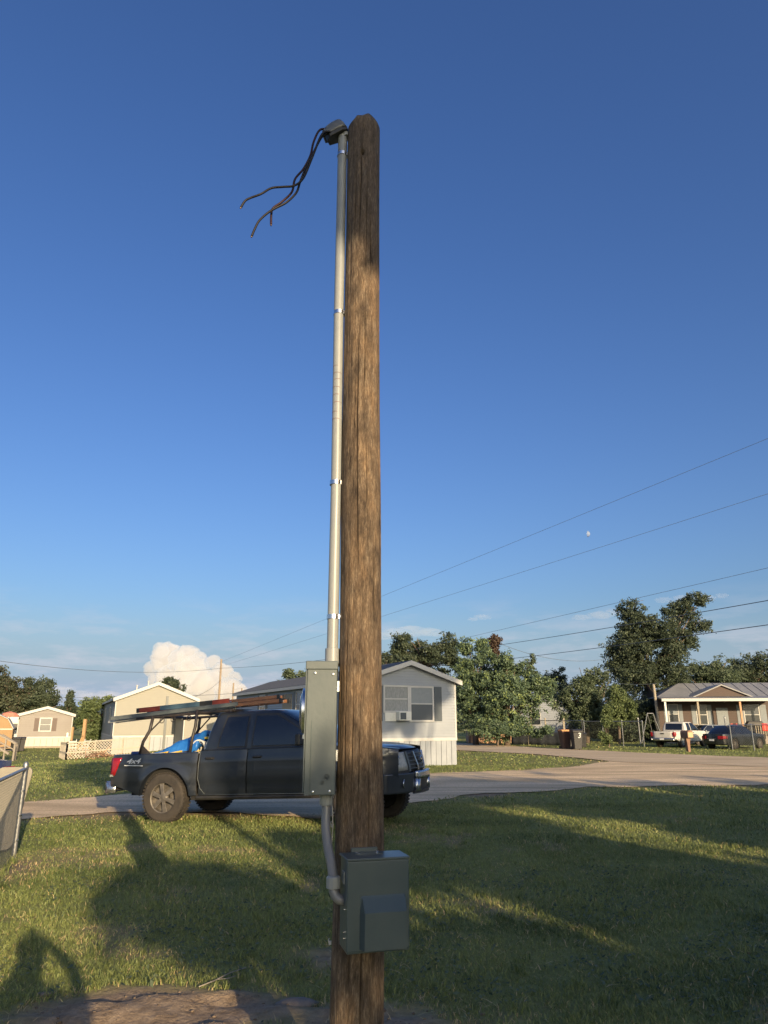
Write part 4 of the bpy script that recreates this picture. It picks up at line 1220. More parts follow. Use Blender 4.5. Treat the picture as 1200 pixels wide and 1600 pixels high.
ladder('orange_ladder', 'narrow orange fibreglass fly section stacked on the orange ladder', 1.0, 1.94, -.55, -.30, lambda x: RZ(x) + .155 + .012 * x, MAT['orange_fg'], .06, rungs=4, cap=MAT['black_plastic'])

# load in the bed
def tarp_fn(x, y):
    q = (x + .55) / .95
    z = 1.12 + .40 * min(1, max(0, q)) ** .8 * (1 - .35 * abs((y + .15) / .6) ** 2.5)
    z += .045 * mnoise.noise(Vector((x * 3.2, y * 3.2, 1.5))) + .02 * mnoise.noise(Vector((x * 9, y * 5, 4.5))) - .02 * abs(mnoise.noise(Vector((x * 5, y * 2.5, 9))))
    e = min((x + .60) / .12, (.46 - x) / .05, (y + .74) / .08, (.52 - y) / .1)
    if e < 1: z -= (1 - max(0, e)) ** 1.5 * .22
    return tz((x, y, z))
t = thing('tarp', 'blue tarp heaped over tools in the pickup bed', 'tarp', (TL.x, TL.y, 0), TA)
MB().grid(tarp_fn, np.linspace(-.60, .46, 46), np.linspace(-.74, .52, 46)).build('sheet', MAT['tarp'], t, smooth=True, solid=.004)
MB().tube([tarp_fn(x, -.60 + .5 * (x + .5)) for x in np.linspace(-.36, .2, 14)], .012, 6).build('strap', MAT['black_rub'], t)
t = thing('storage_tub', 'navy blue plastic tub in the rear corner of the bed', 'tub', tl(-.76, -.66, 0), TA)
MB().lathe([(.10, .70), (.135, 1.14), (.15, 1.15), (.15, 1.19), (.125, 1.19), (.095, .72)], 20).build('shell', MAT['navy_tub'], t, auto=R(40))
MB().lathe([(.152, 1.165), (.156, 1.17), (.152, 1.175)], 20).build('rim', MAT['navy_tub'], t)
t = thing('coiled_hose', 'coil of white hose standing in the bed against the cab', 'hose', tl(.45, -.62, 0), TA)
for k in range(4):
    rr = .17 - .018 * k
    MB().tube([(math.cos(a) * rr * .75 + .02 * k, .05 * k - .05 + .02 * math.sin(2 * a), 1.18 + math.sin(a) * rr) for a in np.linspace(0, 2 * math.pi, 28)], .017, 8).build('loop', MAT['hose'], t, smooth=True)
t = thing('wheelbarrow', 'black wheelbarrow tray with yellow handles stowed behind the cab', 'wheelbarrow', tl(.30, -.15, 0), TA)
def tray(u, v):
    a = math.pi * u
    return (math.cos(a) * .36 * (1 - .25 * v), -.2 + v * .5, 1.14 + math.sin(a) * .34 * (1 - .18 * v))
MB().grid(tray, np.linspace(.05, .95, 17), np.linspace(0, 1, 7)).build('tray', MAT['black_plastic'], t, smooth=True, solid=.012)
for z, x0 in ((1.21, -.05), (1.38, .12)):
    MB().tube([(x0 - .08, -.28, z), (x0 + .1, -.29, z + .012), (x0 + .28, -.28, z + .02)], .022, 8).build('handle', MAT['yellow'], t, smooth=True)
for k in range(7):
    x = -.45 + k * .12
    names = ['yellow handled tool poking out under the blue tarp', None]
clutter = thing('pipe_bundle', 'bundle of short metal pipes and tools under the tarp edge', 'pipes', tl(0, -.76, 0), TA)
rr = random.Random(3)
for k in range(11):
    x = -.42 + .075 * k
    MB().tube([(x, rr.uniform(-.04, .05), 1.125 + .02 * rr.random() + x * math.tan(TP)), (x + rr.uniform(.15, .3), rr.uniform(-.04, .05), 1.14 + .05 * rr.random() + x * math.tan(TP))], rr.uniform(.008, .017), 7).build('pipe', rr.choice([MAT['alu'], MAT['black_steel'], MAT['hose'], MAT['galv'], MAT['yellow']]), clutter)

# ================================================================== BUILDINGS
def lap(mb, T, z0, z1, rng_fn, step=.115, proud=.028):
    """lapped boards: T(u, v, d); rng_fn(v) -> (u0, u1)"""
    z = z0
    while z < z1 - 1e-4:
        t = min(z + step, z1)
        a0, a1 = rng_fn(z); b0, b1 = rng_fn(t)
        mb.add([T(a0, z, proud), T(a1, z, proud), T(b1, t, .001), T(b0, t, .001), T(a0, z, 0), T(a1, z, 0)], [(0, 1, 2, 3), (4, 5, 1, 0)])
        z = t
def window(root, T, cx, cz, w, h, pane=None, shut=None, sw=.32, sash=True, top=None, sd=(-1, 1), frame_w=.07):
    f = MB()
    for u0, u1, v0, v1 in ((-w / 2 - frame_w, w / 2 + frame_w, -h / 2 - frame_w, -h / 2), (-w / 2 - frame_w, w / 2 + frame_w, h / 2, h / 2 + frame_w), (-w / 2 - frame_w, -w / 2, -h / 2, h / 2), (w / 2, w / 2 + frame_w, -h / 2, h / 2)):
        f.prism([(cx + u0, cz + v0), (cx + u1, cz + v0), (cx + u1, cz + v1), (cx + u0, cz + v1)], .0, .055, T)
    if sash: f.prism([(cx - w / 2, cz - .025), (cx + w / 2, cz - .025), (cx + w / 2, cz + .025), (cx - w / 2, cz + .025)], .01, .048, T)
    o = f.build('window', MAT['white'], root)
    pq = lambda v0, v1, m, d=.03, n='pane': MB().prism([(cx - w / 2, cz + v0), (cx + w / 2, cz + v0), (cx + w / 2, cz + v1), (cx - w / 2, cz + v1)], .016, d, T).build(n, m, o)
    if sash:
        pq(-h / 2, -.025, pane or MAT['glass_d']); pq(.025, h / 2, top or pane or MAT['glass'])
    else: pq(-h / 2, h / 2, pane or MAT['glass_d'])
    if shut:
        for s in sd:
            a = cx + s * (w / 2 + frame_w + .02); b = a + s * sw
            m = MB().prism([(min(a, b), cz - h / 2 - .05), (max(a, b), cz - h / 2 - .05), (max(a, b), cz + h / 2 + .05), (min(a, b), cz + h / 2 + .05)], .012, .04, T)
            for k in range(12):
                v = cz - h / 2 + .03 + k * h / 12
                m.prism([(min(a, b) + .04, v), (max(a, b) - .04, v), (max(a, b) - .04, v + h / 24), (min(a, b) + .04, v + h / 24)], .04, .052, T)
            m.build('shutter', shut, root)
    return o
def house(name, label, loc, rz, W, L, eave, ridge, skirt, sid, roof, skm, trim=None, oh=.22, panel=.24, lapstep=.11, rake=.16):
    root = thing(name, label, 'house', loc, rz)
    trim = trim or MAT['white']
    hw = W / 2
    TF = lambda u, v, d: (u, -d, v)
    TLs = lambda u, v, d: (-hw - d, u, v)
    TRs = lambda u, v, d: (hw + d, u, v)
    top = lambda v: (-hw, hw) if v <= eave else (-hw * (ridge - v) / (ridge - eave), hw * (ridge - v) / (ridge - eave))
    m = MB(); lap(m, TF, skirt, ridge - .01, top, lapstep); m.build('gable_siding', sid, root, fixn=False)
    m = MB(); lap(m, TLs, skirt, eave, lambda v: (0, L), lapstep); m.build('side_siding', sid, root, fixn=False)
    m = MB(); lap(m, TRs, skirt, eave, lambda v: (0, L), lapstep); m.build('side_siding', sid, root, fixn=False)
    MB().prism([(-hw, skirt), (hw, skirt), (hw, eave), (0, ridge), (-hw, eave)], L - .05, L, lambda u, v, d: (u, d, v)).build('back_wall', sid, root)
    # skirting in vertical panels
    n = max(3, int(round(W / panel)))
    for k in range(n):
        a = -hw + W * k / n; b = -hw + W * (k + 1) / n
        MB().prism([(a + .008, -.1), (b - .008, -.1), (b - .008, skirt - .06), (a + .008, skirt - .06)], -.03, .004 + .006 * (k % 2), TF).build('skirt_panel', skm, root)
    for T in (TLs, TRs):
        m = MB(); q = int(L / .3)
        for k in range(q): m.prism([(L * k / q + .008, -.1), (L * (k + 1) / q - .008, -.1), (L * (k + 1) / q - .008, skirt - .06), (L * k / q + .008, skirt - .06)], -.03, .004 + .006 * (k % 2), T)
        m.build('side_skirting', skm, root)
    MB().prism([(-hw - .03, skirt - .06), (hw + .03, skirt - .06), (hw + .03, skirt + .05), (-hw - .03, skirt + .05)], -.02, .03, TF).build('belt_trim', trim, root)
    for T in (TLs, TRs): MB().prism([(0.03, skirt - .06), (L, skirt - .06), (L, skirt + .05), (.03, skirt + .05)], -.02, .028, T).build('belt_trim', trim, root)
    for s in (-1, 1):
        MB().b2((s * hw - .055, -.026, skirt + .05), (s * hw + .024 * s + .03 * (s < 0), .06, eave)).build('corner_trim', trim, root)
    # roof slabs
    sl = (ridge - eave) / hw
    for s in (-1, 1):
        x1 = s * (hw + oh); z1 = eave - sl * oh
        m = MB().add([(0, -oh, ridge + .05), (x1, -oh, z1 + .05), (x1, L + oh, z1 + .05), (0, L + oh, ridge + .05), (0, -oh, ridge), (x1, -oh, z1), (x1, L + oh, z1), (0, L + oh, ridge)],
                     [(0, 1, 2, 3), (4, 7, 6, 5), (0, 4, 5, 1), (2, 6, 7, 3), (1, 5, 6, 2), (0, 3, 7, 4)])
        m.build('roof', roof, root)
        MB().add([(0, -oh - .03, ridge + .045), (x1, -oh - .03, z1 + .045), (x1, -oh - .03, z1 - rake), (0, -oh - .03, ridge - rake), (0, -oh - .004, ridge + .045), (x1, -oh - .004, z1 + .045), (x1, -oh - .004, z1 - rake), (0, -oh - .004, ridge - rake)],
                 [(0, 3, 2, 1), (4, 5, 6, 7), (0, 1, 5, 4), (3, 7, 6, 2), (1, 2, 6, 5), (0, 4, 7, 3)]).build('rake_board', trim, root)
        MB().b2((x1 - .015, -oh, z1 - .11), (x1 + .015, L + oh, z1 + .03)).build('eave_board', trim, root)
        MB().add([(0.0, -oh, ridge - .02), (s * hw, -oh, eave - .02), (s * hw, 0, eave - .02), (0, 0, ridge - .02)], [(0, 1, 2, 3)]).build('soffit', trim, root)
    root_T = dict(F=TF, L=TLs, R=TRs)
    return root, root_T

# --- white single-wide behind the pickup
r1 = R(26.5)
cr = gp(714, 1195)
xd = Vector((math.cos(r1), math.sin(r1), 0))
W1 = 4.35
c1 = cr - xd * (W1 / 2)
hs, T1 = house('mobile_home', 'white sided mobile home with slate shutter right behind the pole', (c1.x, c1.y, 0), r1, W1, 18.0, 3.33, 4.02, 1.0, MAT['vinyl_w'], MAT['shingle'], MAT['skirt'], panel=.24, rake=.14)
TF = T1['F']
window(hs, TF, .56, 2.37, .98, 1.26, MAT['glass'], None, top=MAT['blind'])
window(hs, TF, -.60, 2.55, 1.02, .92, MAT['curtain'], None, top=MAT['curtain'])
MB().prism([(1.16, 1.70), (1.50, 1.70), (1.50, 3.05), (1.16, 3.05)], .012, .045, TF).build('shutter', MAT['shutter'], hs)
MB().prism([(-1.55, 1.70), (-1.21, 1.70), (-1.21, 3.05), (-1.55, 3.05)], .012, .045, TF).build('shutter', MAT['shutter'], hs)
MB().prism([(-.02, 1.68), (.0, 1.68), (.0, 3.07), (-.02, 3.07)], .02, .06, TF).build('mullion', MAT['white'], hs)
acu = thing('window_air_conditioner', 'white window air conditioner in the white mobile home gable', 'air conditioner', (c1.x, c1.y, 0), r1)
MB().b2((-.62, -.34, 1.72), (-.08, .0, 2.06)).build('case', MAT['ac'], acu, bevel=.015)
MB().b2((-.58, -.347, 1.76), (-.32, -.341, 2.02)).build('grille', MAT['shutter'], acu)
MB().prism([(-1.10, 1.70), (-.63, 1.70), (-.63, 2.06), (-1.10, 2.06)], .02, .05, TF).build('filler_panel', MAT['ac'], acu)
TLw = T1['L']
window(hs, TLw, 6.8, 2.45, .8, 1.1, MAT['glass'], None)
MB().prism([(7.32, 1.75), (7.62, 1.75), (7.62, 3.05), (7.32, 3.05)], .012, .045, TLw).build('shutter', MAT['shutter'], hs)
MB().prism([(7.85, 1.80), (9.2, 1.80), (9.2, 2.98), (7.85, 2.98)], .012, .05, TLw).build('plywood_panel', MAT['post'], hs, None).__setitem__('label', 'tan plywood panel covering a side window')
window(hs, TLw, 12.6, 2.45, .9, 1.1, MAT['glass_d'], MAT['shutter'])
window(hs, TLw, 3.2, 2.45, .9, 1.1, MAT['glass_d'], MAT['shutter'])

# --- cream house behind the pickup bed
r2 = R(23.5)
b2p = at(243, 1127, 55); g2 = -.72
h2, T2 = house('cream_house', 'cream sided gable house behind the pickup bed', (b2p.x, b2p.y, g2), r2, 5.75, 24, 4.08, 5.20, 1.35, MAT['vinyl_b'], MAT['metalroof'], MAT['skirt'], panel=.5, lapstep=.13, rake=.20)
MB().b2((.62, -.10, .4), (.80, -.02, 4.2)).build('downspout', MAT['dark_rail'], h2)
for u in (6, 13):
    window(h2, T2['L'], u, 2.9, .9, 1.1, MAT['glass_d'], None)
MB().prism([(1.6, 1.35), (2.6, 1.35), (2.6, 3.45), (1.6, 3.45)], .0, .05, T2['L']).build('side_door', MAT['white'], h2)
for u, z in ((-1.4, 5.0), (-.5, 5.35)):
    MB().lathe([(.05, 0), (.05, .35), (.075, .36), (.075, .42)], 10, 'Z', (u, 3.0 + u, z - .35)).build('vent_pipe', MAT['white'], h2)
ad, Ta = house('cream_annex', 'low pale yellow annex seen under the ladder rack', (at(318, 1127, 52).x, 52, g2 + .2), r2, 2.6, 6, 2.55, 2.95, .35, MAT['vinyl_b'], MAT['metalroof'], MAT['cream'], panel=.4, lapstep=.13)

# --- taupe house at the far left
r3 = R(24)
b3 = at(72, 1127, 72); g3 = gzf(b3.x, b3.y)
h3, T3 = house('taupe_house', 'small taupe gable house with dark shutters at the left', (b3.x, b3.y, g3), r3, 4.75, 14, 3.12, 3.80, .95, MAT['vinyl_g'], MAT['shingle'], MAT['cream'], panel=.55, rake=.22, lapstep=.2)
window(h3, T3['F'], -.02, 2.12, .92, 1.1, MAT['glass'], MAT['shutter_br'], sw=.42, frame_w=.1)
MB().prism([(-2.3, 3.06), (2.3, 3.06), (2.3, 3.12), (-2.3, 3.12)], .0, .03, T3['F']).build('gable_trim', MAT['vinyl_g'], h3)
MB().b2((1.98, -.12, .95), (2.12, -.02, 1.35)).build('meter_cabinet', MAT['galv'], h3)
MB().b2((-2.3, -1.2, .0), (2.3, -.05, .12)).build('concrete_strip', MAT['post'], h3)

# --- brown house with porch at the right
p4 = at(1031, 1127, 62)
r4 = R(-9)
h4 = thing('brown_house', 'brown house with grey metal porch roof at the right', 'house', (p4.x, p4.y, 0), r4)
L4, D4, E4, RG = 22.0, 8.0, 3.55, 4.95
T4 = lambda u, v, d: (u, -d, v)
m = MB(); lap(m, T4, .1, E4, lambda v: (0, L4), .2); m.build('front_siding', MAT['vinyl_br'], h4, fixn=False)
MB().prism([(0, .1), (D4, .1), (D4, E4), (D4 / 2, RG), (0, E4)], 0, .05, lambda u, v, d: (d + .001, u + .02, v)).build('end_wall', MAT['vinyl_br'], h4)
MB().b2((0.06, D4 - .05, 0), (L4, D4, E4)).build('back_wall', MAT['vinyl_br'], h4)
for s in (0, 1):
    y0, y1 = (-.4, D4 / 2) if s == 0 else (D4 + .4, D4 / 2)
    m = MB().add([(-.3, y0, E4), (L4 + .3, y0, E4), (L4 + .3, y1, RG), (-.3 + 3.0, y1, RG), (-.3, y0, E4 - .08), (L4 + .3, y0, E4 - .08), (L4 + .3, y1, RG - .08), (2.7, y1, RG - .08)],
                 [(0, 1, 2, 3), (7, 6, 5, 4), (0, 4, 5, 1), (1, 5, 6, 2), (2, 6, 7, 3), (3, 7, 4, 0)])
    m.build('roof', MAT['metalroof'], h4)
MB().add([(-.3, -.4, E4 + .004), (-.3, D4 + .4, E4 + .004), (2.7, D4 / 2, RG + .004)], [(0, 2, 1)]).build('hip_roof', MAT['metalroof'], h4)
for k in range(24):
    x = 3.2 + k * .8
    MB().bar((x, -.38, E4 + .02), (x, D4 / 2, RG + .02), .05, .04).build('roof_seam', MAT['metalroof'], h4)
# porch roof
PR = 9.2
MB().add([(-.2, -2.6, E4 - .12), (PR, -2.6, E4 - .12), (PR, -.42, E4 + .12), (-.2, -.42, E4 + .12), (-.2, -2.6, E4 - .2), (PR, -2.6, E4 - .2), (PR, -.42, E4 + .04), (-.2, -.42, E4 + .04)],
         [(0, 1, 2, 3), (7, 6, 5, 4), (0, 4, 5, 1), (1, 5, 6, 2), (2, 6, 7, 3), (3, 7, 4, 0)]).build('porch_roof', MAT['metalroof'], h4)
MB().b2((-.22, -2.66, E4 - .32), (PR + .02, -2.605, E4 - .10)).build('porch_fascia', MAT['white'], h4)
# porch gable
gm = MB().add([(2.9, -.6, E4 + .12), (7.1, -.6, E4 + .12), (5.0, -.6, E4 + 1.0)], [(0, 1, 2)])
gm.build('porch_gable', MAT['vinyl_br'], h4)
for s in (-1, 1):
    MB().add([(5.0, -.8, E4 + 1.08), (5.0 + s * 2.4, -.8, E4 + .06), (5.0 + s * 2.4, 1.0, E4 + .30), (5.0, 3.3, E4 + 1.08), (5.0, -.8, E4 + .98), (5.0 + s * 2.4, -.8, E4 - .02), (5.0 + s * 2.4, 1.0, E4 + .2), (5.0, 3.3, E4 + .98)],
             [(0, 1, 2, 3), (7, 6, 5, 4), (0, 4, 5, 1), (1, 5, 6, 2)]).build('gable_roof', MAT['metalroof'], h4)
for x, m in ((.05, MAT['alu']), (2.55, MAT['post']), (5.75, MAT['wood_red']), (8.9, MAT['post'])):
    MB().b2((x - .07, -2.52, 0), (x + .07, -2.38, E4 - .2)).build('porch_post', m, h4)
MB().b2((-.1, -2.6, .0), (9.3, -.02, .55)).build('porch_deck', MAT['wood_grey'], h4)
window(h4, T4, 1.15, 2.25, .7, 1.5, MAT['glass_d'], MAT['blind'], top=MAT['blind'], sw=.3)
window(h4, T4, 3.4, 2.2, .75, 1.5, MAT['glass_d'], MAT['blind'], sw=.34)
MB().b2((4.55, -.06, .6), (5.45, -.016, 2.75)).build('front_door', MAT['blind'], h4)
window(h4, T4, 7.3, 2.2, 1.1, 1.5, MAT['glass_d'], MAT['blind'], top=MAT['glass'], sw=.5)
def railing(x0, x1, y, parent):
    MB().b2((x0, y - .03, 1.42), (x1, y + .03, 1.48)).build('rail', MAT['post'], parent)
    k = 0
    while x0 + .08 + k * .17 < x1:
        MB().b2((x0 + .06 + k * .17, y - .02, .56), (x0 + .12 + k * .17, y + .02, 1.42)).build('picket', MAT['post'], parent); k += 1
railing(6.6, 8.7, -2.45, h4)
railing(1.6, 2.4, -2.45, h4)
def wpt(root, p): return Matrix.Translation(root.location) @ Matrix.Rotation(root.rotation_euler.z, 4, 'Z') @ Vector(p)
# porch things
o = thing('towel', 'red towel hung over the porch railing', 'towel', wpt(h4, (7.35, -2.50, 0)), r4)
MB().grid(lambda x, z: (x, .012 * math.sin(x * 30) - .02, z), np.linspace(-.2, .2, 12), np.linspace(.95, 1.50, 8)).build('cloth', MAT['red'], o, smooth=True, solid=.01)
MB().tube([(-.2, 0, 1.50), (.2, 0, 1.50)], .02, 6).build('fold', MAT['red'], o)
o = thing('lawn_chair', 'red folding chair on the porch beside the wooden post', 'chair', wpt(h4, (5.3, -2.0, .55)), r4)
MB().b2((-.25, -.25, .4), (.25, .25, .44)).build('seat', MAT['red'], o)
MB().b2((-.25, .22, .44), (.25, .26, .95)).build('backrest', MAT['red'], o)
for x in (-.23, .23):
    for y in (-.22, .22): MB().tube([(x, y, 0), (x, y, .42)], .015, 6).build('leg', MAT['alu'], o)
o = thing('grill', 'black covered grill standing on the brown house porch', 'grill', wpt(h4, (6.9, -1.6, .55)), r4)
MB().prism([(-.75, 0), (.75, 0), (.72, .85), (.5, 1.15), (-.5, 1.15), (-.72, .85)], -.3, .3, lambda u, v, d: (u, d, v)).build('cover', MAT['bin'], o, bevel=.05)
MB().b2((-.9, -.25, .72), (.9, .25, .76)).build('side_shelf', MAT['black_steel'], o)

# ================================================================== LEFT BACKGROUND
def put(x, y, D): 
    p = at(x, y, D); return Vector((p.x, p.y, gzf(p.x, p.y)))
# gambrel shed
ps = put(-6, 1127, 62)
s = thing('gambrel_shed', 'tan wooden gambrel shed at the left picture edge', 'shed', ps, R(24))
out = [(-1.35, 0), (1.35, 0), (1.35, 1.55), (.85, 2.35), (0, 2.75), (-.85, 2.35), (-1.35, 1.55)]
MB().prism(out, 0, 3.2, lambda u, v, d: (u, d, v + .25)).build('body', MAT['shed'], s)
for (a, b) in ((2, 3), (3, 4), (4, 5), (5, 6)):
    (u0, v0), (u1, v1) = out[a], out[b]
    n = Vector((v1 - v0, 0, -(u1 - u0))).normalized() * (1 if True else -1)
    if n.z < 0: n = -n
    P = [Vector((u0, -.12, v0 + .25)), Vector((u1, -.12, v1 + .25)), Vector((u1, 3.3, v1 + .25)), Vector((u0, 3.3, v0 + .25))]
    MB().add([p + n * .01 for p in P] + [p + n * .06 for p in P], [(0, 1, 2, 3), (7, 6, 5, 4), (0, 4, 5, 1), (1, 5, 6, 2), (2, 6, 7, 3), (3, 7, 4, 0)]).build('roof_panel', MAT['cream'], s)
MB().b2((-.7, -.03, .3), (.1, -.005, 2.0)).build('door', MAT['cream'], s)
for u in (-1.3, 1.3): MB().b2((u - .05, -.025, .25), (u + .05, -.003, 1.75)).build('corner_trim', MAT['shed'], s)
MB().b2((-1.3, -.02, 1.75), (1.3, -.002, 1.85)).build('band', MAT['cream'], s)
# camper
pc = put(27, 1127, 76)
s = thing('camper_trailer', 'white camper trailer between the shed and the taupe house', 'camper', pc, R(24))
MB().prism([(-2.6, .5), (2.4, .5), (2.5, 1.2), (2.3, 2.75), (1.9, 2.9), (-2.4, 2.9), (-2.6, 2.6)], 0, 2.2, lambda u, v, d: (u, d, v)).build('body', MAT['camper'], s, bevel=.05)
MB().b2((-1.9, -.02, 1.55), (2.0, -.003, 2.2)).build('window_band', MAT['glass_d'], s)
MB().b2((.3, -.03, 1.0), (1.2, -.021, 2.0)).build('side_panel', MAT['lime'], s)
MB().b2((-.6, .7, 2.9), (.4, 1.5, 3.2)).build('roof_air_conditioner', MAT['white'], s, bevel=.04)
for x in (-.5, .4):
    wheel(s, 'wheel', (x, .05, .36), .36, .2, 5, -1)
# parasol between the shed and the camper
pp = put(14, 1127, 70)
s = thing('parasol', 'faded red parasol rising behind the shed roof', 'parasol', pp)
MB().lathe([(0.0, 3.35), (.55, 3.2), (.9, 2.85), (.88, 2.83), (.5, 3.1), (0, 3.2)], 10, 'Z').build('canopy', M('faded_red_cloth', (.5, .18, .12), (.56, .24, .17), rough=.8), s)
MB().tube([(0, 0, 0), (0, 0, 3.3)], .025, 8).build('mast', MAT['alu'], s)
# wheelie bins
def bin_(name, label, p, rz, body, lid, cat='trash bin', group=None, h=1.05):
    s = thing(name, label, cat, p, rz, group)
    vs, fs = [], []
    for z, w, d in ((.06, .22, .24), (h * .55, .26, .29), (h * .90, .29, .33), (h * .92, .315, .355), (h * .97, .315, .355)):
        vs += [(-w, -d, z), (w, -d, z), (w, d, z), (-w, d, z)]
    n = len(vs) // 4
    fs = [(0, 3, 2, 1)] + [(4 * i + k, 4 * i + (k + 1) % 4, 4 * i + 4 + (k + 1) % 4, 4 * i + 4 + k) for i in range(n - 1) for k in range(4)] + [tuple(4 * (n - 1) + k for k in range(4))]
    MB().add(vs, fs).build('body', body, s, bevel=.02)
    MB().prism([(-.36, h * .975), (.36, h * .975), (.33, h * 1.03), (.1, h * 1.07), (-.3, h * 1.05)], -.32, .32, lambda u, v, d: (d, u, v)).build('lid', lid, s, bevel=.015)
    MB().tube([(-.25, .36, h * .93), (-.25, .43, h * .97), (.25, .43, h * .97), (.25, .36, h * .93)], .018, 6).build('handle', body, s)
    for x in (-.25, .25): MB().lathe([(.11, x - .03), (.11, x + .03)], 14, 'X', (0, .26, .11)).build('wheel', MAT['tyre'], s)
    return s
for k, (px, D, lb) in enumerate([(31, 62, 'black wheelie bin left of the pair beside the taupe house'), (38, 62.5, 'black wheelie bin nearest the taupe house skirting')]):
    bin_('trash_bin', lb, put(px, 1127, D), R(20 + 10 * k), MAT['bin'], MAT['bin'], group='bins beside the taupe house', h=1.1)
# wooden stair railing at the left edge
s = thing('stair_railing', 'weathered wooden stair railing at the left picture edge', 'railing', put(10, 1127, 48))
q = lambda x, y, D=48: at(x, y, D) - s.location
def bar(n, a, b, w=.09, m=None): MB().bar(a, b, w, w).build(n, m or MAT['wood_grey'], s)
g0 = q(25, 1150); 
bar('post', q(24, 1163), Vector((q(23.5, 1163).x, 0, 0)), .10); bar('post', q(27, 1163, 49.2), Vector((q(26.5, 1163, 49.2).x, 1.2, 0)), .09)
bar('handrail', q(-6, 1145), q(25, 1162), .11); bar('handrail', q(4, 1148, 49.2), q(27, 1162, 49.2), .09); bar('stringer', q(-6, 1166), q(14, 1178), .12)
bar('post', q(10, 1154), Vector((q(10, 1154).x, 0, 0)), .08); bar('post', q(-3, 1146), Vector((q(-3, 1146).x, 0, 0)), .09); bar('lower_rail', q(-6, 1156), q(23, 1172), .06)
for k in range(3):
    MB().box(q(-4 + 7 * k, 1163 + 5 * k, 48.6), (.5, 1.2, .05)).build('tread', MAT['wood_grey'], s)
# cream lattice fence in front of the cream house
s = thing('lattice_fence', 'low cream lattice fence in front of the cream house', 'fence', put(130, 1127, 46))
A, B, C_ = put(110, 1127, 45), put(236, 1127, 47.5), put(100, 1127, 52)
def fence_run(P, Q, h=.98):
    P, Q = P - s.location, Q - s.location
    d = Q - P; Ln = d.length; u = d / Ln
    nb = max(2, int(Ln / 1.25))
    for k in range(nb + 1):
        p = P + d * k / nb
        MB().b2((p.x - .04, p.y - .04, p.z), (p.x + .04, p.y + .04, p.z + h + .08)).build('post', MAT['lattice'], s)
    for z in (.42, h):
        MB().bar(P + Vector((0, -.05, z)), Q + Vector((0, -.05, z)), .03, .07).build('rail', MAT['lattice'], s)
    m = MB(); z0, z1 = .05, h; n = int((Ln + h) / .17)
    for k in range(n):
        for sg in (1, -1):
            t0 = k * .17 - (z1 - z0 if sg > 0 else 0); t1 = t0 + sg * (z1 - z0) + (0 if sg > 0 else 0)
            if sg < 0: t0, t1 = k * .17, k * .17 - (z1 - z0)
            za, zb_ = z0, z1
            lo, hi = 0, Ln
            def clip(ta, tb, a, b):
                if ta < 0 and tb < 0 or ta > Ln and tb > Ln: return None
                pts = []
                for t, z, t2, z2 in ((ta, a, tb, b), (tb, b, ta, a)):
                    if t < 0: z = z + (z2 - z) * (0 - t) / (t2 - t); t = 0
                    if t > Ln: z = z + (z2 - z) * (Ln - t) / (t2 - t); t = Ln
                    pts.append((t, z))
                return pts
            c = clip(t0, t1, za, zb_)
            if c and abs(c[0][0] - c[1][0]) > .02:
                off = Vector((0, .012 * sg, 0))
                m.bar(P + u * c[0][0] + Vector((0, 0, c[0][1])) + off, P + u * c[1][0] + Vector((0, 0, c[1][1])) + off, .012, .038)
    o = m.build('lattice', MAT['lattice'], s); o['kind'] = 'stuff'
fence_run(A, B); fence_run(C_, A)
# raw pine posts of a play set behind the lattice
s = thing('swing_frame', 'raw pine play frame posts standing behind the lattice fence', 'play frame', put(128, 1127, 54))
for x, h, w in ((-.6, 2.0, .14), (.25, 2.55, .2)):
    MB().b2((x - w / 2, -w / 2, -.02), (x + w / 2, w / 2, h)).build('post', MAT['wood_raw'], s)
    MB().bar((x, -.1, h * .55), (x - .55, -.1, .1), .09, .09).build('brace', MAT['wood_raw'], s)
    MB().bar((x, -.1, h * .55), (x + .5, -.1, .1), .09, .09).build('brace', MAT['wood_raw'], s)
MB().b2((-1.0, -.05, .5), (.9, .05, .62)).build('crosspiece', MAT['wood_raw'], s)
for k, lb in enumerate(['pale plastic chair left of the raw pine posts', 'pale plastic chair right of the raw pine posts']):
    s = thing('garden_chair', lb, 'chair', put(118 + 18 * k, 1127, 53), R(30 - 50 * k))
    MB().b2((-.25, -.25, .42), (.25, .25, .46)).build('seat', MAT['white'], s)
    for x in (-.25, .25): MB().bar((x, -.2, 0), (x, .32, 1.15), .05, .05).build('frame', MAT['white'], s); MB().bar((x, .25, 0), (x, -.2, .6), .05, .05).build('leg', MAT['white'], s)
    for z in (.6, .8, 1.0): MB().bar((-.25, .08 + (z - .6) * .4, z), (.25, .08 + (z - .6) * .4, z), .03, .1).build('slat', MAT['white'], s)
# brush heap on the lawn
pb = put(163, 1127, 39); pb.z = gzf(pb.x, pb.y)
s = thing('brush_heap', 'heap of brown branches and brush on the far lawn', 'brush heap', pb)
rr = random.Random(8)
for k in range(70):
    a = rr.uniform(0, 6.28); r0 = abs(rr.gauss(0, .55)); 
    p = Vector((math.cos(a) * r0 * 1.5, math.sin(a) * r0 * .7, rr.uniform(.02, .18) + .12 * math.exp(-r0 * r0 * 3)))
    d = Vector((rr.gauss(0, .35), rr.gauss(0, .2), rr.gauss(.05, .08 if k % 6 else .3)))
    MB().tube([p, p + d * .5 + Vector((0, 0, .03)), p + d], [rr.uniform(.012, .03), .014, .006], 5).build('branch', MAT['brush'] if k % 3 else MAT['wood_red'], s)

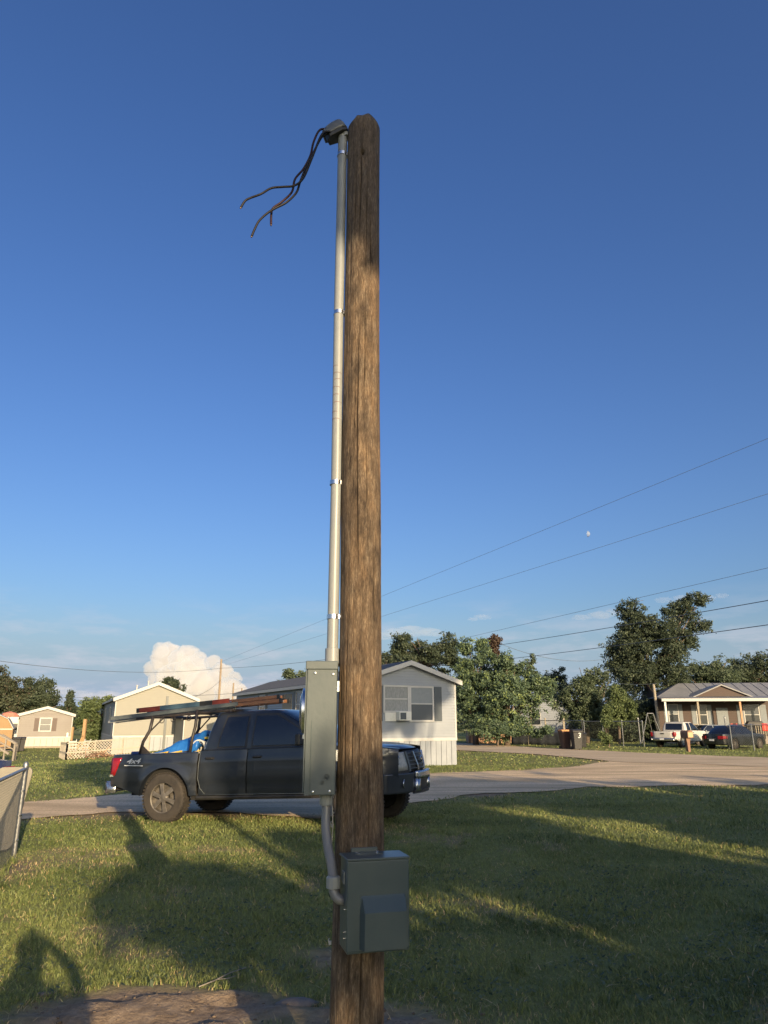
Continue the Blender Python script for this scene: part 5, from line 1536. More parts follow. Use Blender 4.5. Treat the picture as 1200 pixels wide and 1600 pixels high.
# ================================================================== NEAR CHAIN-LINK FENCE (left)
F0, F1 = gp(21, 1341), Vector((-3.25, 5.6, 0))
FD = (F1 - F0); FLn = FD.length; FU = FD / FLn; FH = 1.09
def chain(parent, P, U, Ln, h, pitch=.06, r=.0012, name='wire_mesh', mat=None):
    m = MB(); n = int((Ln + h) / pitch) + 1
    nrm = Vector((-U.y, U.x, 0))
    for k in range(n + 1):
        for sg in (1, -1):
            t = k * pitch
            ta, tb = (t - h, t) if sg > 0 else (t, t - h)
            pts = []
            for a, za, b, zb2 in ((ta, .03, tb, h), (tb, h, ta, .03)):
                if a < 0: za = za + (zb2 - za) * (0 - a) / (b - a); a = 0
                if a > Ln: za = za + (zb2 - za) * (Ln - a) / (b - a); a = Ln
                pts.append((a, za))
            if max(ta, tb) <= 0 or min(ta, tb) >= Ln or abs(pts[0][0] - pts[1][0]) < .01: continue
            m.tube([P + U * a + Vector((0, 0, z)) + nrm * (.0022 * sg) for a, z in pts], r, 3, cap=False)
    o = m.build(name, mat or MAT['mesh'], parent, fixn=False); o['kind'] = 'stuff'
    return o
s = thing('chain_link_fence', 'galvanised chain link fence run at the left edge', 'fence', (F0.x, F0.y, 0))
O = Vector((0, 0, 0))
chain(s, O, FU, FLn, FH - .03)
MB().tube([O + Vector((0, 0, -.05)), Vector((0, 0, FH + .05))], .03, 12).lathe([(.034, FH + .03), (.034, FH + .06), (.02, FH + .085), (0, FH + .09)], 12).build('post', MAT['galv'], s, auto=R(40))
for t in (2.4, 4.7):
    p = FU * t
    MB().tube([p + Vector((0, 0, -.05)), p + Vector((0, 0, FH))], .024, 10).build('post', MAT['galv'], s, auto=R(40))
MB().tube([O + Vector((0, 0, FH)), FU * FLn + Vector((0, 0, FH))], .021, 10).build('top_rail', MAT['galv'], s, auto=R(40))
nrm = Vector((-FU.y, FU.x, 0))
for z in (.2, .5, .8):
    MB().lathe([(.034, z), (.036, z + .002), (.036, z + .022), (.034, z + .024)], 12).build('tension_band', MAT['zinc'], s)
MB().tube([FU * .05 + Vector((0, 0, .03)), FU * .05 + Vector((0, 0, FH - .02))], .006, 6).build('tension_bar', MAT['galv'], s)
# beige panel with rounded corners leaning behind the fence end
pn = thing('beige_panel', 'beige rounded plastic sheet leaning behind the chain link fence', 'panel', Vector((F0.x, F0.y, 0)) + Vector((-.07, .12, 0)), math.atan2(-FU.y, -FU.x) - math.pi)
def rrect(w, h, r, n=6):
    P = []
    for cx, cz, a0 in ((w - r, h - r, 0), (r, h - r, 90), (r, r, 180), (w - r, r, 270)):
        for k in range(n + 1):
            a = R(a0 + 90 * k / n); P.append((cx + r * math.cos(a), cz + r * math.sin(a)))
    return P
# sheet stands across the fence line so that it sticks out past the end post
pn.rotation_euler = (0, 0, R(14))
MB().prism(rrect(.46, 1.04, .09), 0, .03, lambda u, v, d: (u - .46 + (v - .4) * .15, .10 + d + (1.1 - v) * .02, v + .06)).build('sheet', MAT['tanpanel'], pn, bevel=.006)
MB().prism(rrect(.36, .90, .07), 0, .008, lambda u, v, d: (u - .41 + (v - .33) * .15, .092 + d + (1.1 - v) * .02, v + .13)).build('raised_face', MAT['tanpanel'], pn, bevel=.004)

# navy car standing beyond the fence, only its rear corner in view
pv = gp(-60, 1262)
s = thing('navy_car', 'navy blue car whose corner shows behind the left fence', 'car', (pv.x - 1.45, pv.y + .2, 0), R(160))
NAVY = s

# ================================================================== CARS
def sedan(root, paint, L=4.7, W=1.78, H=1.42):
    """x forward, origin at the middle on the ground"""
    h = L / 2; hw = W / 2; WBx = (-1.38, 1.36); AR, AZ = .36, .32
    def belt(x):
        q = x / h
        return .92 + .02 * q - .10 * max(0, q - .45) / .55 - .03 * max(0, -q - .6)
    def ys(x, z):
        q = abs(x) / h
        y = hw - .10 * max(0, (z - .65)) ** 2 * 2 - .25 * max(0, .42 - z) ** 1.5
        return y * (1 - .22 * max(0, (q - .72) / .28) ** 2)
    def zb(x):
        z = .22 + .10 * max(0, abs(x) / h - .8) / .2
        for xw in WBx:
            q = AR * AR - (x - xw) ** 2
            if q > 0: z = max(z, AZ + math.sqrt(q))
        return z
    xs = set(np.linspace(-h, h, 50))
    for xw in WBx:
        for k in np.linspace(-1, 1, 25): xs.add(xw + AR * math.sin(k * math.pi / 2))
    xs = sorted(xs)
    mb = MB()
    for s in (-1, 1):
        cols = []
        for x in xs:
            z0, z1 = zb(x), belt(x)
            col = [(x, s * (ys(x, z0) - .2), z0 + .02)] + [(x, s * ys(x, z0 + (z1 - z0) * k / 8), z0 + (z1 - z0) * k / 8) for k in range(9)] + [(x, s * (ys(x, z1) - .08), z1 + .025), (x, 0, z1 + .045)]
            cols.append(col)
        n = len(cols[0]); vs = [p for c in cols for p in c]
        mb.add(vs, [(i * n + j, (i + 1) * n + j, (i + 1) * n + j + 1, i * n + j + 1) for i in range(len(cols) - 1) for j in range(n - 1)])
    # ends
    for e in (-1, 1):
        x = e * h
        mb.grid(lambda y, z: (x + e * (.16 * (1 - (y / hw) ** 2)) * (1 - .6 * abs(z - .6)), y * ys(x, .6) / hw, z), np.linspace(-hw, hw, 9), np.linspace(zb(x), belt(x) + .03, 6))
    mb.build('body', paint, root, auto=R(35))
    # greenhouse
    def lv(t):
        return -1.75 + .75 * t ** 1.1, 1.0 - .80 * t, hw - .10 - .20 * t, .93 + (H - .93) * (1 - (1 - t) ** 1.25)
    g = MB(); rings = []
    for t in (0, .25, .5, .75, .92, 1.0):
        xr, xf, w, z = lv(t); rg = []
        for k in range(13):
            q = -1 + 2 * k / 12; rg.append((xf - .15 * q * q, w * math.sin(q * math.pi / 2), z))
        for k in range(13):
            q = 1 - 2 * k / 12; rg.append((xr + .15 * q * q, w * math.sin(q * math.pi / 2), z))
        rings.append(rg)
    n = len(rings[0]); vs = [p for r in rings for p in r]
    fs = [(i * n + k, i * n + (k + 1) % n, (i + 1) * n + (k + 1) % n, (i + 1) * n + k) for i in range(len(rings) - 1) for k in range(n)]
    vs.append((-.35, 0, H + .03)); l = (len(rings) - 1) * n
    fs += [(l + k, l + (k + 1) % n, len(vs) - 1) for k in range(n)]
    g.add(vs, fs).build('roof', paint, root, auto=R(40))
    for s in (-1, 1):
        for a0, a1, b0, b1 in ((-1.15, -.32, -.78, -.32), (-.24, .78, -.24, .18)):
            m = MB(); P = []
            for k in range(6):
                q = k / 5; t = .08 + .78 * q; w, z = lv(t)[2], lv(t)[3]
                P += [(a0 + (b0 - a0) * q, s * (w + .008), z), (a1 + (b1 - a1) * q, s * (w + .008), z)]
            m.add(P, [(2 * k, 2 * k + 1, 2 * k + 3, 2 * k + 2) for k in range(5)]).build('side_window', MAT['tint_glass'], root, smooth=True)
        MB().box((.72, s * (hw + .06), 1.0), (.1, .16, .12)).build('mirror', paint, root, bevel=.02)
        for hx in (-.55, .45): MB().b2((hx, s * (hw - .012), .78), (hx + .16, s * (hw + .018), .81)).build('handle', MAT['black_plastic'], root)
        MB().grid(lambda y, z: (-h - .16 * (1 - (y / hw) ** 2) - .005, s * y, z), np.linspace(.42, .74, 6), [.62, .7, .8]).build('tail_lamp', MAT['red_lens'], root, solid=.03)
        MB().grid(lambda x, z: (x, s * (ys(x, z) + .006), z), [-h, -h + .12, -h + .26], [.64, .7, .8]).build('tail_lamp_side', MAT['red_lens'], root, solid=.02)
        MB().grid(lambda y, z: (h + .16 * (1 - (y / hw) ** 2) + .005, s * y, z), np.linspace(.4, .74, 6), [.58, .66, .74]).build('headlight', MAT['lens'], root, solid=.03)
        for xw in WBx: wheel(root, 'wheel', (xw, s * (hw - .11), .32), .32, .2, 7, s)
    MB().grid(lambda q, t: (lv(t)[1] - .15 * q * q + .008, lv(t)[2] * math.sin(q * math.pi / 2), lv(t)[3] + .004), np.linspace(-.85, .85, 9), np.linspace(.08, .9, 6)).build('windscreen', MAT['tint_glass'], root, smooth=True)
    MB().grid(lambda q, t: (lv(t)[0] + .15 * q * q - .008, lv(t)[2] * math.sin(q * math.pi / 2), lv(t)[3] + .004), np.linspace(-.82, .82, 9), np.linspace(.08, .9, 6)).build('rear_window', MAT['tint_glass'], root, smooth=True)
    MB().b2((-h - .185, -.16, .5), (-h - .168, .16, .6)).build('licence_plate', MAT['plate'], root)
    MB().b2((-h - .165, -.3, .62), (-h - .15, .3, .65)).build('boot_trim', MAT['chrome'], root)
    MB().b2((-h + .2, -hw + .25, .25), (h - .2, hw - .25, .8)).build('chassis', MAT['dark_gap'], root)
sedan(NAVY, MAT['navycar'], 4.4, 1.75, 1.05)

wp = gp(1058, 1168)
wt = thing('pickup_truck', 'white pickup parked in the yard before the brown house', 'pickup truck', (wp.x - .2, wp.y + .5, 0), R(42))
pickup(wt, MAT['white_paint'], 0, .90, rimmat=MAT['silver'])
dp = gp(1152, 1170)
dc = thing('sedan', 'black sedan with red tail lamps beside the white pickup', 'car', (dp.x + .2, dp.y + .6, 0), R(33))
sedan(dc, MAT['dark_paint'])
dp = at(1098, 1127, 56)
dc = thing('sedan', 'grey green sedan half hidden between white pickup and black sedan', 'car', (dp.x, dp.y, 0), R(200))
sedan(dc, MAT['silver'])

# ================================================================== RIGHT BACKGROUND
# mailbox on a stout post
pm = gp(1076, 1175)
s = thing('mailbox', 'weathered reddish mailbox on a stout post by the road', 'mailbox', (pm.x, pm.y, 0), R(20))
mbx = M('faded_red_brown_board', (.20, .11, .075), (.25, .15, .105), scale=6, rough=.8)
MB().prism([(-.08, 0), (.08, 0), (.10, .5), (.16, .78), (-.16, .78), (-.10, .5)], -.09, .09, lambda u, v, d: (u, d, v)).build('post', mbx, s, bevel=.01)
MB().prism([(-.2, .78), (.2, .78), (.2, 1.05), (.17, 1.14), (.08, 1.19), (-.08, 1.19), (-.17, 1.14), (-.2, 1.05)], -.3, .3, lambda u, v, d: (u, d, v)).build('box', mbx, s, bevel=.01)
MB().b2((-.17, -.31, .81), (.17, -.301, 1.08)).build('flap', M('faded_yellow_mark', (.5, .34, .2), rough=.7), s)
# bins by the road, the right one numbered
b = bin_('trash_bin', 'dark brown bin with orange lid at the roadside', gp(884, 1171), R(10), MAT['bin_br'], MAT['bin_or'], group='bins at the roadside', h=1.12)
b = bin_('trash_bin', 'black bin without a number, middle of the roadside bins', gp(893, 1170.5), R(4), MAT['bin'], MAT['bin'], group='bins at the roadside', h=1.1)
pb = gp(902, 1172)
b = bin_('trash_bin', 'black roadside bin with a white painted number 3', pb, R(6), MAT['bin'], MAT['bin'], group='bins at the roadside', h=1.14)
me = text_mesh('3', .42, .2, .004); me.materials.append(MAT['white'])
o = bpy.data.objects.new('number', me); COL.objects.link(o); o.parent = b; o.location = (-.06, -.365, .72); o.rotation_euler = (R(90), 0, 0)
bin_('trash_bin', 'small black bin behind the numbered roadside bin', gp(910, 1168.5), R(-10), MAT['bin'], MAT['bin'], group='bins at the roadside', h=.9)

# fences beyond the road
def cl_fence(name, label, P, Q, h, n, screen=None, postm=None, mesh=True):
    s = thing(name, label, 'fence', (P.x, P.y, 0))
    d = Q - P; d.z = 0
    for k in range(n + 1):
        p = d * k / n
        MB().tube([p, p + Vector((0, 0, h))], .035, 8).lathe([(.045, h), (.03, h + .05), (0, h + .06)], 8, 'Z', p).build('post', postm or MAT['galv'], s)
    MB().tube([Vector((0, 0, h - .02)), d + Vector((0, 0, h - .02))], .028, 8).build('top_rail', MAT['galv'], s)
    if mesh: chain(s, Vector((0, 0, 0)), d.normalized(), d.length, h - .04, .14, .0035)
    if screen:
        u = d.normalized(); nn = Vector((u.y, -u.x, 0)) * .05
        MB().grid(lambda t, z: tuple(u * t + nn * (1 + .5 * math.sin(t * 3.1) + .4 * math.sin(t * 7.7 + z)) + Vector((0, 0, z + .05 * math.sin(t * 1.3) * z))), np.linspace(screen[0], d.length * screen[1], 40), np.linspace(.04, screen[2], 5)).build('privacy_cloth', MAT['screen'], s, smooth=True, solid=.01)
    return s
cl_fence('chain_link_fence', 'chain link fence with dark privacy cloth behind the roadside bins', gp(800, 1163), gp(912, 1166), 1.75, 4, (0.05, .97, .95), MAT['post'])
cl_fence('chain_link_fence', 'chain link fence in front of the dark hedge', at(912, 1127, 55) - Vector((0, 0, 1.7)), at(1003, 1127, 51) - Vector((0, 0, 1.7)), 1.7, 3)
f = cl_fence('chain_link_gate', 'sagging chain link gate run beside the black sedan', gp(1145, 1172), gp(1290, 1176), 1.5, 4)
for pxx, yy, lab in [(1001, 1163, 'steel gate post left of the white pickup'), (1139, 1170, 'leaning steel gate post before the black sedan')]:
    p = gp(pxx, yy)
    s = thing('gate_post', lab, 'post', (p.x, p.y, 0))
    MB().tube([(0, 0, -.1), (-.02, 0, 1.9)], .05, 10).build('shaft', MAT['galv'], s)
    MB().lathe([(.06, 1.88), (.06, 1.93), (.03, 1.98), (0, 1.99)], 10, 'Z', (-.02, 0, 0)).build('cap', MAT['galv'], s)
def post_thing(name, label, x, ybase, top, D=None, w=.16, mat=None, cat='post', lean=0):
    p = gp(x, ybase) if D is None else Vector((at(x, 1127, D).x, D, 0))
    s = thing(name, label, cat, (p.x, p.y, gzf(p.x, p.y)))
    MB().tube([(0, 0, -.1), (lean * .5, 0, top * .5), (lean, 0, top)], [w / 2, w / 2 * .95, w / 2 * .85], 10).build('shaft', mat or MAT['post'], s)
    MB().lathe([(w / 2 * .86, top), (w / 2 * .5, top + .03), (0, top + .035)], 10, 'Z', (lean, 0, 0)).build('cap', mat or MAT['post'], s)
    return s
post_thing('fence_post', 'pale wooden post right of the roadside bins', 914, 1161, 2.0, w=.16)
post_thing('fence_post', 'grey wooden post just behind the numbered bin', 904, 1161, 2.0, w=.12, mat=MAT['galv'])
for x, lb in ((825, 'short pale wooden stake at the left of the privacy cloth'), (852, 'short pale wooden stake behind the privacy cloth'), (881, 'short pale wooden stake above the brown bin')):
    post_thing('fence_stake', lb, x, 1160, 1.9, D=57, w=.13)
s = post_thing('service_post', 'pale square service post at the corner of the brown house', 1029, 1150, 4.6, D=60.5, w=.24, lean=-.10)
# swing frame right of the hedge
s = thing('a_frame_stand', 'thin metal A frame stand left of the brown house', 'swing frame', (at(1017, 1127, 60).x, 60, 0))
for a in (-.9, .9):
    MB().tube([(a * 1.0, 0, 0), (a * .25, 0, 2.3), ], .035, 8).build('leg', MAT['galv'], s)
    MB().tube([(a * .25, 0, 2.3), (a * .25 + .7, .9, 0)], .035, 8).build('leg', MAT['galv'], s)
MB().tube([(-.25, 0, 2.3), (.25, 0, 2.3)], .035, 8).build('crossbar', MAT['galv'], s)
# reddish steps and rail of a house right of the white home
p0 = at(716, 1127, 60)
s = thing('deck_steps', 'reddish wooden deck with stair rail right of the white home', 'deck', (p0.x, 60, 0))
MB().b2((.8, 0, 0), (4.3, 2, .9)).build('deck_side', MAT['wood_red'], s)
for k in range(5): MB().b2((.8, -.03, .08 + .17 * k), (4.3, -.005, .21 + .17 * k)).build('board', MAT['wood_red'], s)
MB().bar((-.6, -.1, 1.0), (1.0, -.1, 1.9), .1, .12).build('stair_rail', MAT['post'], s)
for x, h in ((-.55, 1.0), (1.0, 1.9), (2.2, 1.8)): MB().b2((x - .06, -.16, 0), (x + .06, -.04, h)).build('post', MAT['wood_red'], s)
# glimpse of a white house between the trees
p0 = at(850, 1127, 74)
hw_, Tw = house('white_cottage', 'white cottage glimpsed between the trees', (p0.x, 74, 0), R(-20), 5.5, 10, 3.0, 4.3, .4, MAT['vinyl_w'], MAT['metalroof'], MAT['skirt'], panel=.5, lapstep=.2)
window(hw_, Tw['F'], -.8, 1.9, .9, 1.1, MAT['glass_d'], None)

# ================================================================== UTILITY POLES AND LINES
def utility(label, x, ytop, D, w=.28, arm=False):
    p = at(x, ytop, D); g = gzf(p.x, p.y)
    s = thing('utility_pole', label, 'utility pole', (p.x, p.y, g))
    MB().tube([(0, 0, -.3), (0, 0, p.z - g)], [w / 2, w / 2 * .72], 12).build('shaft', MAT['utility'], s)
    if arm:
        MB().lathe([(.09, 0), (.12, .05), (.12, .5), (.07, .56)], 10, 'Z', (.3, 0, (p.z - g) * .62)).build('transformer', MAT['galv'], s)
        MB().bar((-.7, 0, p.z - g - .9), (.7, 0, p.z - g - .9), .1, .12).build('crossarm', MAT['utility'], s)
    return p
utility('taller thin utility pole in front of the big white cloud', 346, 1030, 95, .34, False)
utility('short utility pole right of the taller one, above the ladders', 365, 1067, 120, .32)
utility('faint far utility post left of the white home roof', 378, 1075, 140, .3)
def line(name, label, A, B, sag=0, r=.012, mat=None, n=24, mid=None):
    P = []
    for k in range(n + 1):
        t = k / n; p = A.lerp(B, t); p.z -= sag * 4 * t * (1 - t); P.append(p)
    o = MB().tube(P, r, 6).build(name, mat or MAT['wire'], smooth=True)
    return tag(o, label, 'power line', 'overhead lines')
def thru(pa, Da, pb, Db, ext=0.0):
    A, B = at(*pa, Da), at(*pb, Db)
    return A, B + (B - A) * ext
line('power_line', 'highest and steepest overhead line on the right', *thru((346, 1034), 95, (1200, 685), 26, .35), .0, .009, MAT['wire_l'])
line('power_line', 'second overhead line on the right, just under the moon', *thru((346, 1041), 95, (1200, 768), 28, .35), .12, .009, MAT['wire_l'])
line('power_line', 'third overhead line on the right, reaching behind the white home', *thru((365, 1078), 120, (1200, 883), 30, .35), .15, .010, MAT['wire_l'])
line('power_line', 'thick dark overhead line, upper of the pair ending at the vine covered pole', *thru((772, 1009), 56, (1200, 935), 27, .35), .10, .016)
line('power_line', 'thick dark overhead line, lowest of the pair ending at the vine covered pole', *thru((772, 1032), 56, (1200, 973), 27, .35), .10, .016)
line('power_line', 'thin slack line drooping from the vine covered pole to the big oak', at(775, 1003, 56), at(955, 1028, 64), .75, .016)
line('power_line', 'thin line from the vine covered pole back towards the white home', at(772, 1002, 56), at(690, 1022, 70), .1, .014)
line('power_line', 'thin service line from the oak to the pale service post', at(955, 1066, 63), at(1026, 1068, 60.4), .12, .016)
line('power_line', 'long sagging line crossing the cloud from the left edge', *thru((-60, 1024), 60, (346, 1044), 95), .9, .024)
line('power_line', 'kinked line from the tall utility pole to the meter box side', at(346, 1044, 95), at(600, 1018, 60), .25, .018)
line('power_line', 'low thin line behind the ladders left of the white home', at(200, 1087, 110), at(520, 1068, 75), .5, .022)
line('power_line', 'slack service drop from the tall utility pole to the cream house', at(345, 1062, 95), at(300, 1090, 62), .3, .018)
line('power_line', 'upper far line over the left trees', at(-40, 1086, 120), at(200, 1088, 120), .3, .03)
line('power_line', 'lower far line over the left trees', at(-40, 1090, 120), at(200, 1092, 120), .3, .03)

# ================================================================== TREES
P_A, S_B = Vector((.9165, .4, 0)), Vector((-.4, .9165, 0))
def leaves(lobes, n, size, seed, clump=.4, per=14, gap=.0, tint0=.5, up=.25, sub_=0):
    """lobes: (centre Vector, rx, ry, rz). returns quads spread in clumps through the lobes"""
    r = np.random.default_rng(seed)
    w = np.array([(l[1] * l[2] * l[3]) ** (2 / 3) for l in lobes]); w /= w.sum()
    nc = max(8, n // per)
    li = r.choice(len(lobes), nc, p=w)
    C = np.array([tuple(l[0]) for l in lobes])[li]; RR = np.array([l[1:4] for l in lobes])[li]
    if sub_:
        # each lobe breaks up into smaller tufts, so the outline is ragged and sky shows between them
        SD = r.normal(size=(len(lobes), sub_, 3)); SD /= np.linalg.norm(SD, axis=2)[..., None]
        SR = .40 + .55 * r.random((len(lobes), sub_)) ** .5; SS = .26 + .26 * r.random((len(lobes), sub_))
        k = r.integers(0, sub_, nc)
        C = C + SD[li, k] * RR * SR[li, k][:, None]; RR = RR * SS[li, k][:, None]
    d = r.normal(size=(nc, 3)); d /= np.linalg.norm(d, axis=1)[:, None]
    rad = (.35 + .65 * r.random(nc) ** .6) * (1 + .16 * r.normal(size=nc))
    cc = C + d * RR * rad[:, None]
    if gap > 0:
        nv = np.array([mnoise.noise(Vector(p) * (.9 / max(clump, .2) * .5)) for p in cc])
        keep = nv > -gap * .6 + (rad < .5) * .2 - .05
        cc, d, rad = cc[keep], d[keep], rad[keep]; nc = len(cc)
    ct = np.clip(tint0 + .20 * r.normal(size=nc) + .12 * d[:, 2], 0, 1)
    m = nc * per
    pos = np.repeat(cc, per, 0) + r.normal(size=(m, 3)) * clump * np.array([.55, .55, .38])
    nrm = r.normal(size=(m, 3)) * .8 + np.repeat(d, per, 0) * .6; nrm[:, 2] += up
    nrm /= np.linalg.norm(nrm, axis=1)[:, None]
    a = r.normal(size=(m, 3)); u = np.cross(nrm, a); u /= np.linalg.norm(u, axis=1)[:, None] + 1e-9
    v = np.cross(nrm, u)
    s = size * (.55 + .9 * r.random(m))
    e1 = u * s[:, None]; e2 = v * (s * .55)[:, None]
    V = np.stack([pos - e1, pos + e2 - e1 * .1, pos + e1, pos - e2 - e1 * .1], 1).reshape(-1, 3)
    T = np.repeat(np.clip(np.repeat(ct, per) + .16 * r.normal(size=m), 0, 1), 4)
    return V, T
def tree(name, label, base, lobes, mat, n, size, seed, trunk=.2, clump=.4, gap=.3, group=None, cat='tree', bare_=0, extra=None, per=14, tint0=.5, sub_=0):
    s = thing(name, label, cat, base, 0, group)
    V, T = leaves([(l[0] - base, *l[1:]) for l in lobes], n, size, seed, clump, per, gap, tint0, sub_=sub_)
    o = np_mesh('crown', V, np.arange(len(V)).reshape(-1, 4), mat, T); o.parent = s
    rr = random.Random(seed)
    tb = MB()
    zc = min(l[0].z - base.z - l[3] * .3 for l in lobes); zc = max(zc, .4)
    mid = Vector((sum(l[0].x for l in lobes) / len(lobes) - base.x, sum(l[0].y for l in lobes) / len(lobes) - base.y, 0)) * .3
    J = Vector((mid.x, mid.y, zc))
    tb.tube([(0, 0, -.2), (mid.x * .3 + .05, mid.y * .3, zc * .5), J], [trunk, trunk * .82, trunk * .7], 10)
    for l in lobes:
        c = l[0] - base
        for q in range(3):
            e = c + Vector((rr.uniform(-.6, .6) * l[1], rr.uniform(-.6, .6) * l[2], rr.uniform(-.3, .7) * l[3]))
            m_ = J.lerp(e, .5) + Vector((rr.uniform(-.2, .2), rr.uniform(-.2, .2), rr.uniform(0, .3)))
            k = trunk * .30 * min(1, l[3] / 1.5 + .3)
            tb.tube([J - Vector((0, 0, .1)), m_, e], [k, k * .6, k * .2], 6)
    tb.build('trunk', MAT['bark'], s, smooth=True)
    if bare_:
        for q in range(bare_):
            l = lobes[rr.randrange(len(lobes))]
            st = l[0] - base + Vector((rr.uniform(-.4, .4) * l[1], 0, .5 * l[3]))
            dr = Vector((rr.uniform(-.2, 1.0), rr.uniform(-.4, .4), rr.uniform(.2, .9))).normalized() * l[3] * rr.uniform(.7, 1.2)
            t2 = MB().tube([st, st + dr * .5 + Vector((rr.uniform(-.1, .1), 0, .08)), st + dr], [.035, .022, .007], 5)
            for z in range(4):
                a = st + dr * rr.uniform(.4, 1); e = a + Vector((rr.uniform(-.3, .5), rr.uniform(-.3, .3), rr.uniform(-.1, .4))) * l[3] * .4
                t2.tube([a, e], [.015, .005], 4)
            t2.build('bare_branch', MAT['bark'], s)
    return s
def pl(x, y, D, rx, ry, dz=1.0):
    """crown lobe: pixel centre, distance, pixel radii"""
    p = at(x, y, D); k = D / FPX * 1.02
    return (p, rx * k, rx * k * dz, ry * k)
def ptree(name, label, D, xb, lobes, mat, n, size, seed, **kw):
    n, size = int(n * 2.4), size * .56
    kw['clump'] = kw.get('clump', .4) * .62
    kw.setdefault('sub_', 13)
    kw['gap'] = kw.get('gap', .3) * .35
    b = at(xb, 1127, D); b = Vector((b.x, D, gzf(b.x, D)))
    L = [pl(x, y, D + (l[0] if l else 0), rx, ry) for (x, y, rx, ry, *l) in lobes]
    return tree(name, label, b, L, mat, n, size, seed, **kw)
G1 = 'trees beyond the left houses'
ptree('oak_tree', 'dark oak with reddish tips at the left picture edge', 96, 10, [(8, 1092, 26, 30), (22, 1076, 16, 18), (-14, 1085, 24, 34), (30, 1105, 22, 24)], MAT['leaf_red'], 15000, .26, 101, trunk=.35, clump=.75, gap=.25, group=G1)
ptree('oak_tree', 'dark oak leaning right behind the taupe house', 98, 62, [(58, 1090, 22, 26), (70, 1080, 14, 18), (48, 1080, 12, 18), (76, 1105, 20, 20), (82, 1092, 8, 8)], MAT['leaf_dark'], 14000, .26, 102, trunk=.35, clump=.7, gap=.3, group=G1)
ptree('pointed_tree', 'small pointed dark tree right of the taupe house', 92, 109, [(109, 1092, 5, 13), (108, 1110, 10, 14), (98, 1118, 12, 14), (117, 1122, 12, 14)], MAT['leaf_dark'], 6000, .22, 103, trunk=.2, clump=.4, gap=.15, group=G1)
ptree('leafy_tree', 'light green leafy tree left of the cream house', 70, 150, [(160, 1108, 18, 20), (140, 1115, 16, 22), (150, 1134, 20, 22), (170, 1100, 8, 10), (132, 1128, 12, 18)], MAT['leaf_light'], 11000, .17, 104, trunk=.18, clump=.4, gap=.2, group=G1)
ptree('far_tree', 'far dark tree top peeking over the cream house roof', 105, 272, [(266, 1068, 10, 7), (278, 1076, 9, 8), (270, 1085, 14, 10)], MAT['leaf_dark'], 3500, .26, 105, trunk=.25, clump=.6, gap=.2, group=G1)
ptree('far_tree', 'twin topped far tree over the white home roof left of the meter', 100, 458, [(452, 1062, 10, 14), (473, 1062, 9, 14), (440, 1074, 10, 8), (484, 1072, 9, 10), (462, 1082, 24, 16)], MAT['leaf_mid'], 8000, .26, 106, trunk=.3, clump=.6, gap=.2, group=G1)
G2 = 'trees beyond the white home'
ptree('oak_tree', 'airy oak rising behind the right slope of the white home roof', 62, 668, [(640, 1004, 22, 14), (668, 1016, 24, 18), (700, 1010, 16, 18), (650, 1030, 30, 18), (690, 1035, 28, 18), (622, 1012, 10, 10)], MAT['leaf_dark'], 13000, .17, 110, trunk=.3, clump=.42, gap=.42, group=G2)
ptree('far_tree', 'low far tree just right of the pole over the white roof', 80, 606, [(606, 1029, 14, 8), (598, 1040, 16, 12), (622, 1036, 10, 8)], MAT['leaf_dark'], 4000, .2, 111, trunk=.25, clump=.45, gap=.2, group=G2)
# vine-smothered pole and the thicket around it
p = at(772, 997, 56)
vp = thing('vine_covered_pole', 'utility pole smothered in brown vines above the thicket', 'utility pole', (p.x, 56, 0))
MB().tube([(0, 0, -.2), (0, 0, p.z)], [.16, .12], 12).build('shaft', MAT['utility'], vp)
V, T = leaves([(Vector((.0, 0, p.z - .35)), .36, .36, .55), (Vector((0, 0, p.z - 1.2)), .30, .30, .8), (Vector((.1, 0, p.z - .1)), .45, .3, .3)], 2600, .10, 120, .16, 12, 0)
o = np_mesh('dry_vine', V, np.arange(len(V)).reshape(-1, 4), MAT['leaf_dry'], T); o.parent = vp
V, T = leaves([(Vector((0, 0, 3.4)), .6, .6, 2.2)], 2400, .13, 121, .25, 12, 0)
o = np_mesh('green_vine', V, np.arange(len(V)).reshape(-1, 4), MAT['leaf_vine'], T); o.parent = vp
G3 = 'thicket across the road'
ptree('thicket_tree', 'tall vine covered tree right beside the white home', 55, 742, [(736, 1024, 20, 24), (748, 1050, 28, 30), (728, 1060, 16, 30), (750, 1090, 32, 36), (735, 1115, 26, 26), (722, 1085, 10, 26), (752, 1012, 12, 12)], MAT['leaf_vine'], 24000, .15, 122, trunk=.25, clump=.36, gap=.2, group=G3)
ptree('thicket_tree', 'broad vine covered tree right of the dry vine pole', 54, 790, [(790, 1050, 22, 22), (812, 1066, 30, 26), (790, 1090, 36, 34), (825, 1085, 28, 28), (845, 1075, 18, 26), (800, 1120, 36, 26), (770, 1130, 30, 20), (792, 1035, 10, 14)], MAT['leaf_vine'], 26000, .15, 123, trunk=.25, clump=.36, gap=.2, group=G3)
ptree('thicket_tree', 'slim pointed sapling sticking out of the thicket top', 58, 829, [(829, 1034, 7, 9), (829, 1050, 9, 12), (806, 1047, 9, 8)], MAT['leaf_mid'], 2600, .14, 124, trunk=.1, clump=.25, gap=.1, group=G3)
ptree('thicket_shrub', 'low leafy shrub at the foot of the thicket', 52, 775, [(775, 1140, 24, 14), (750, 1138, 16, 12), (800, 1142, 18, 10), (835, 1140, 22, 9)], MAT['leaf_vine'], 7000, .13, 125, trunk=.08, clump=.3, gap=.1, group=G3, cat='shrub')
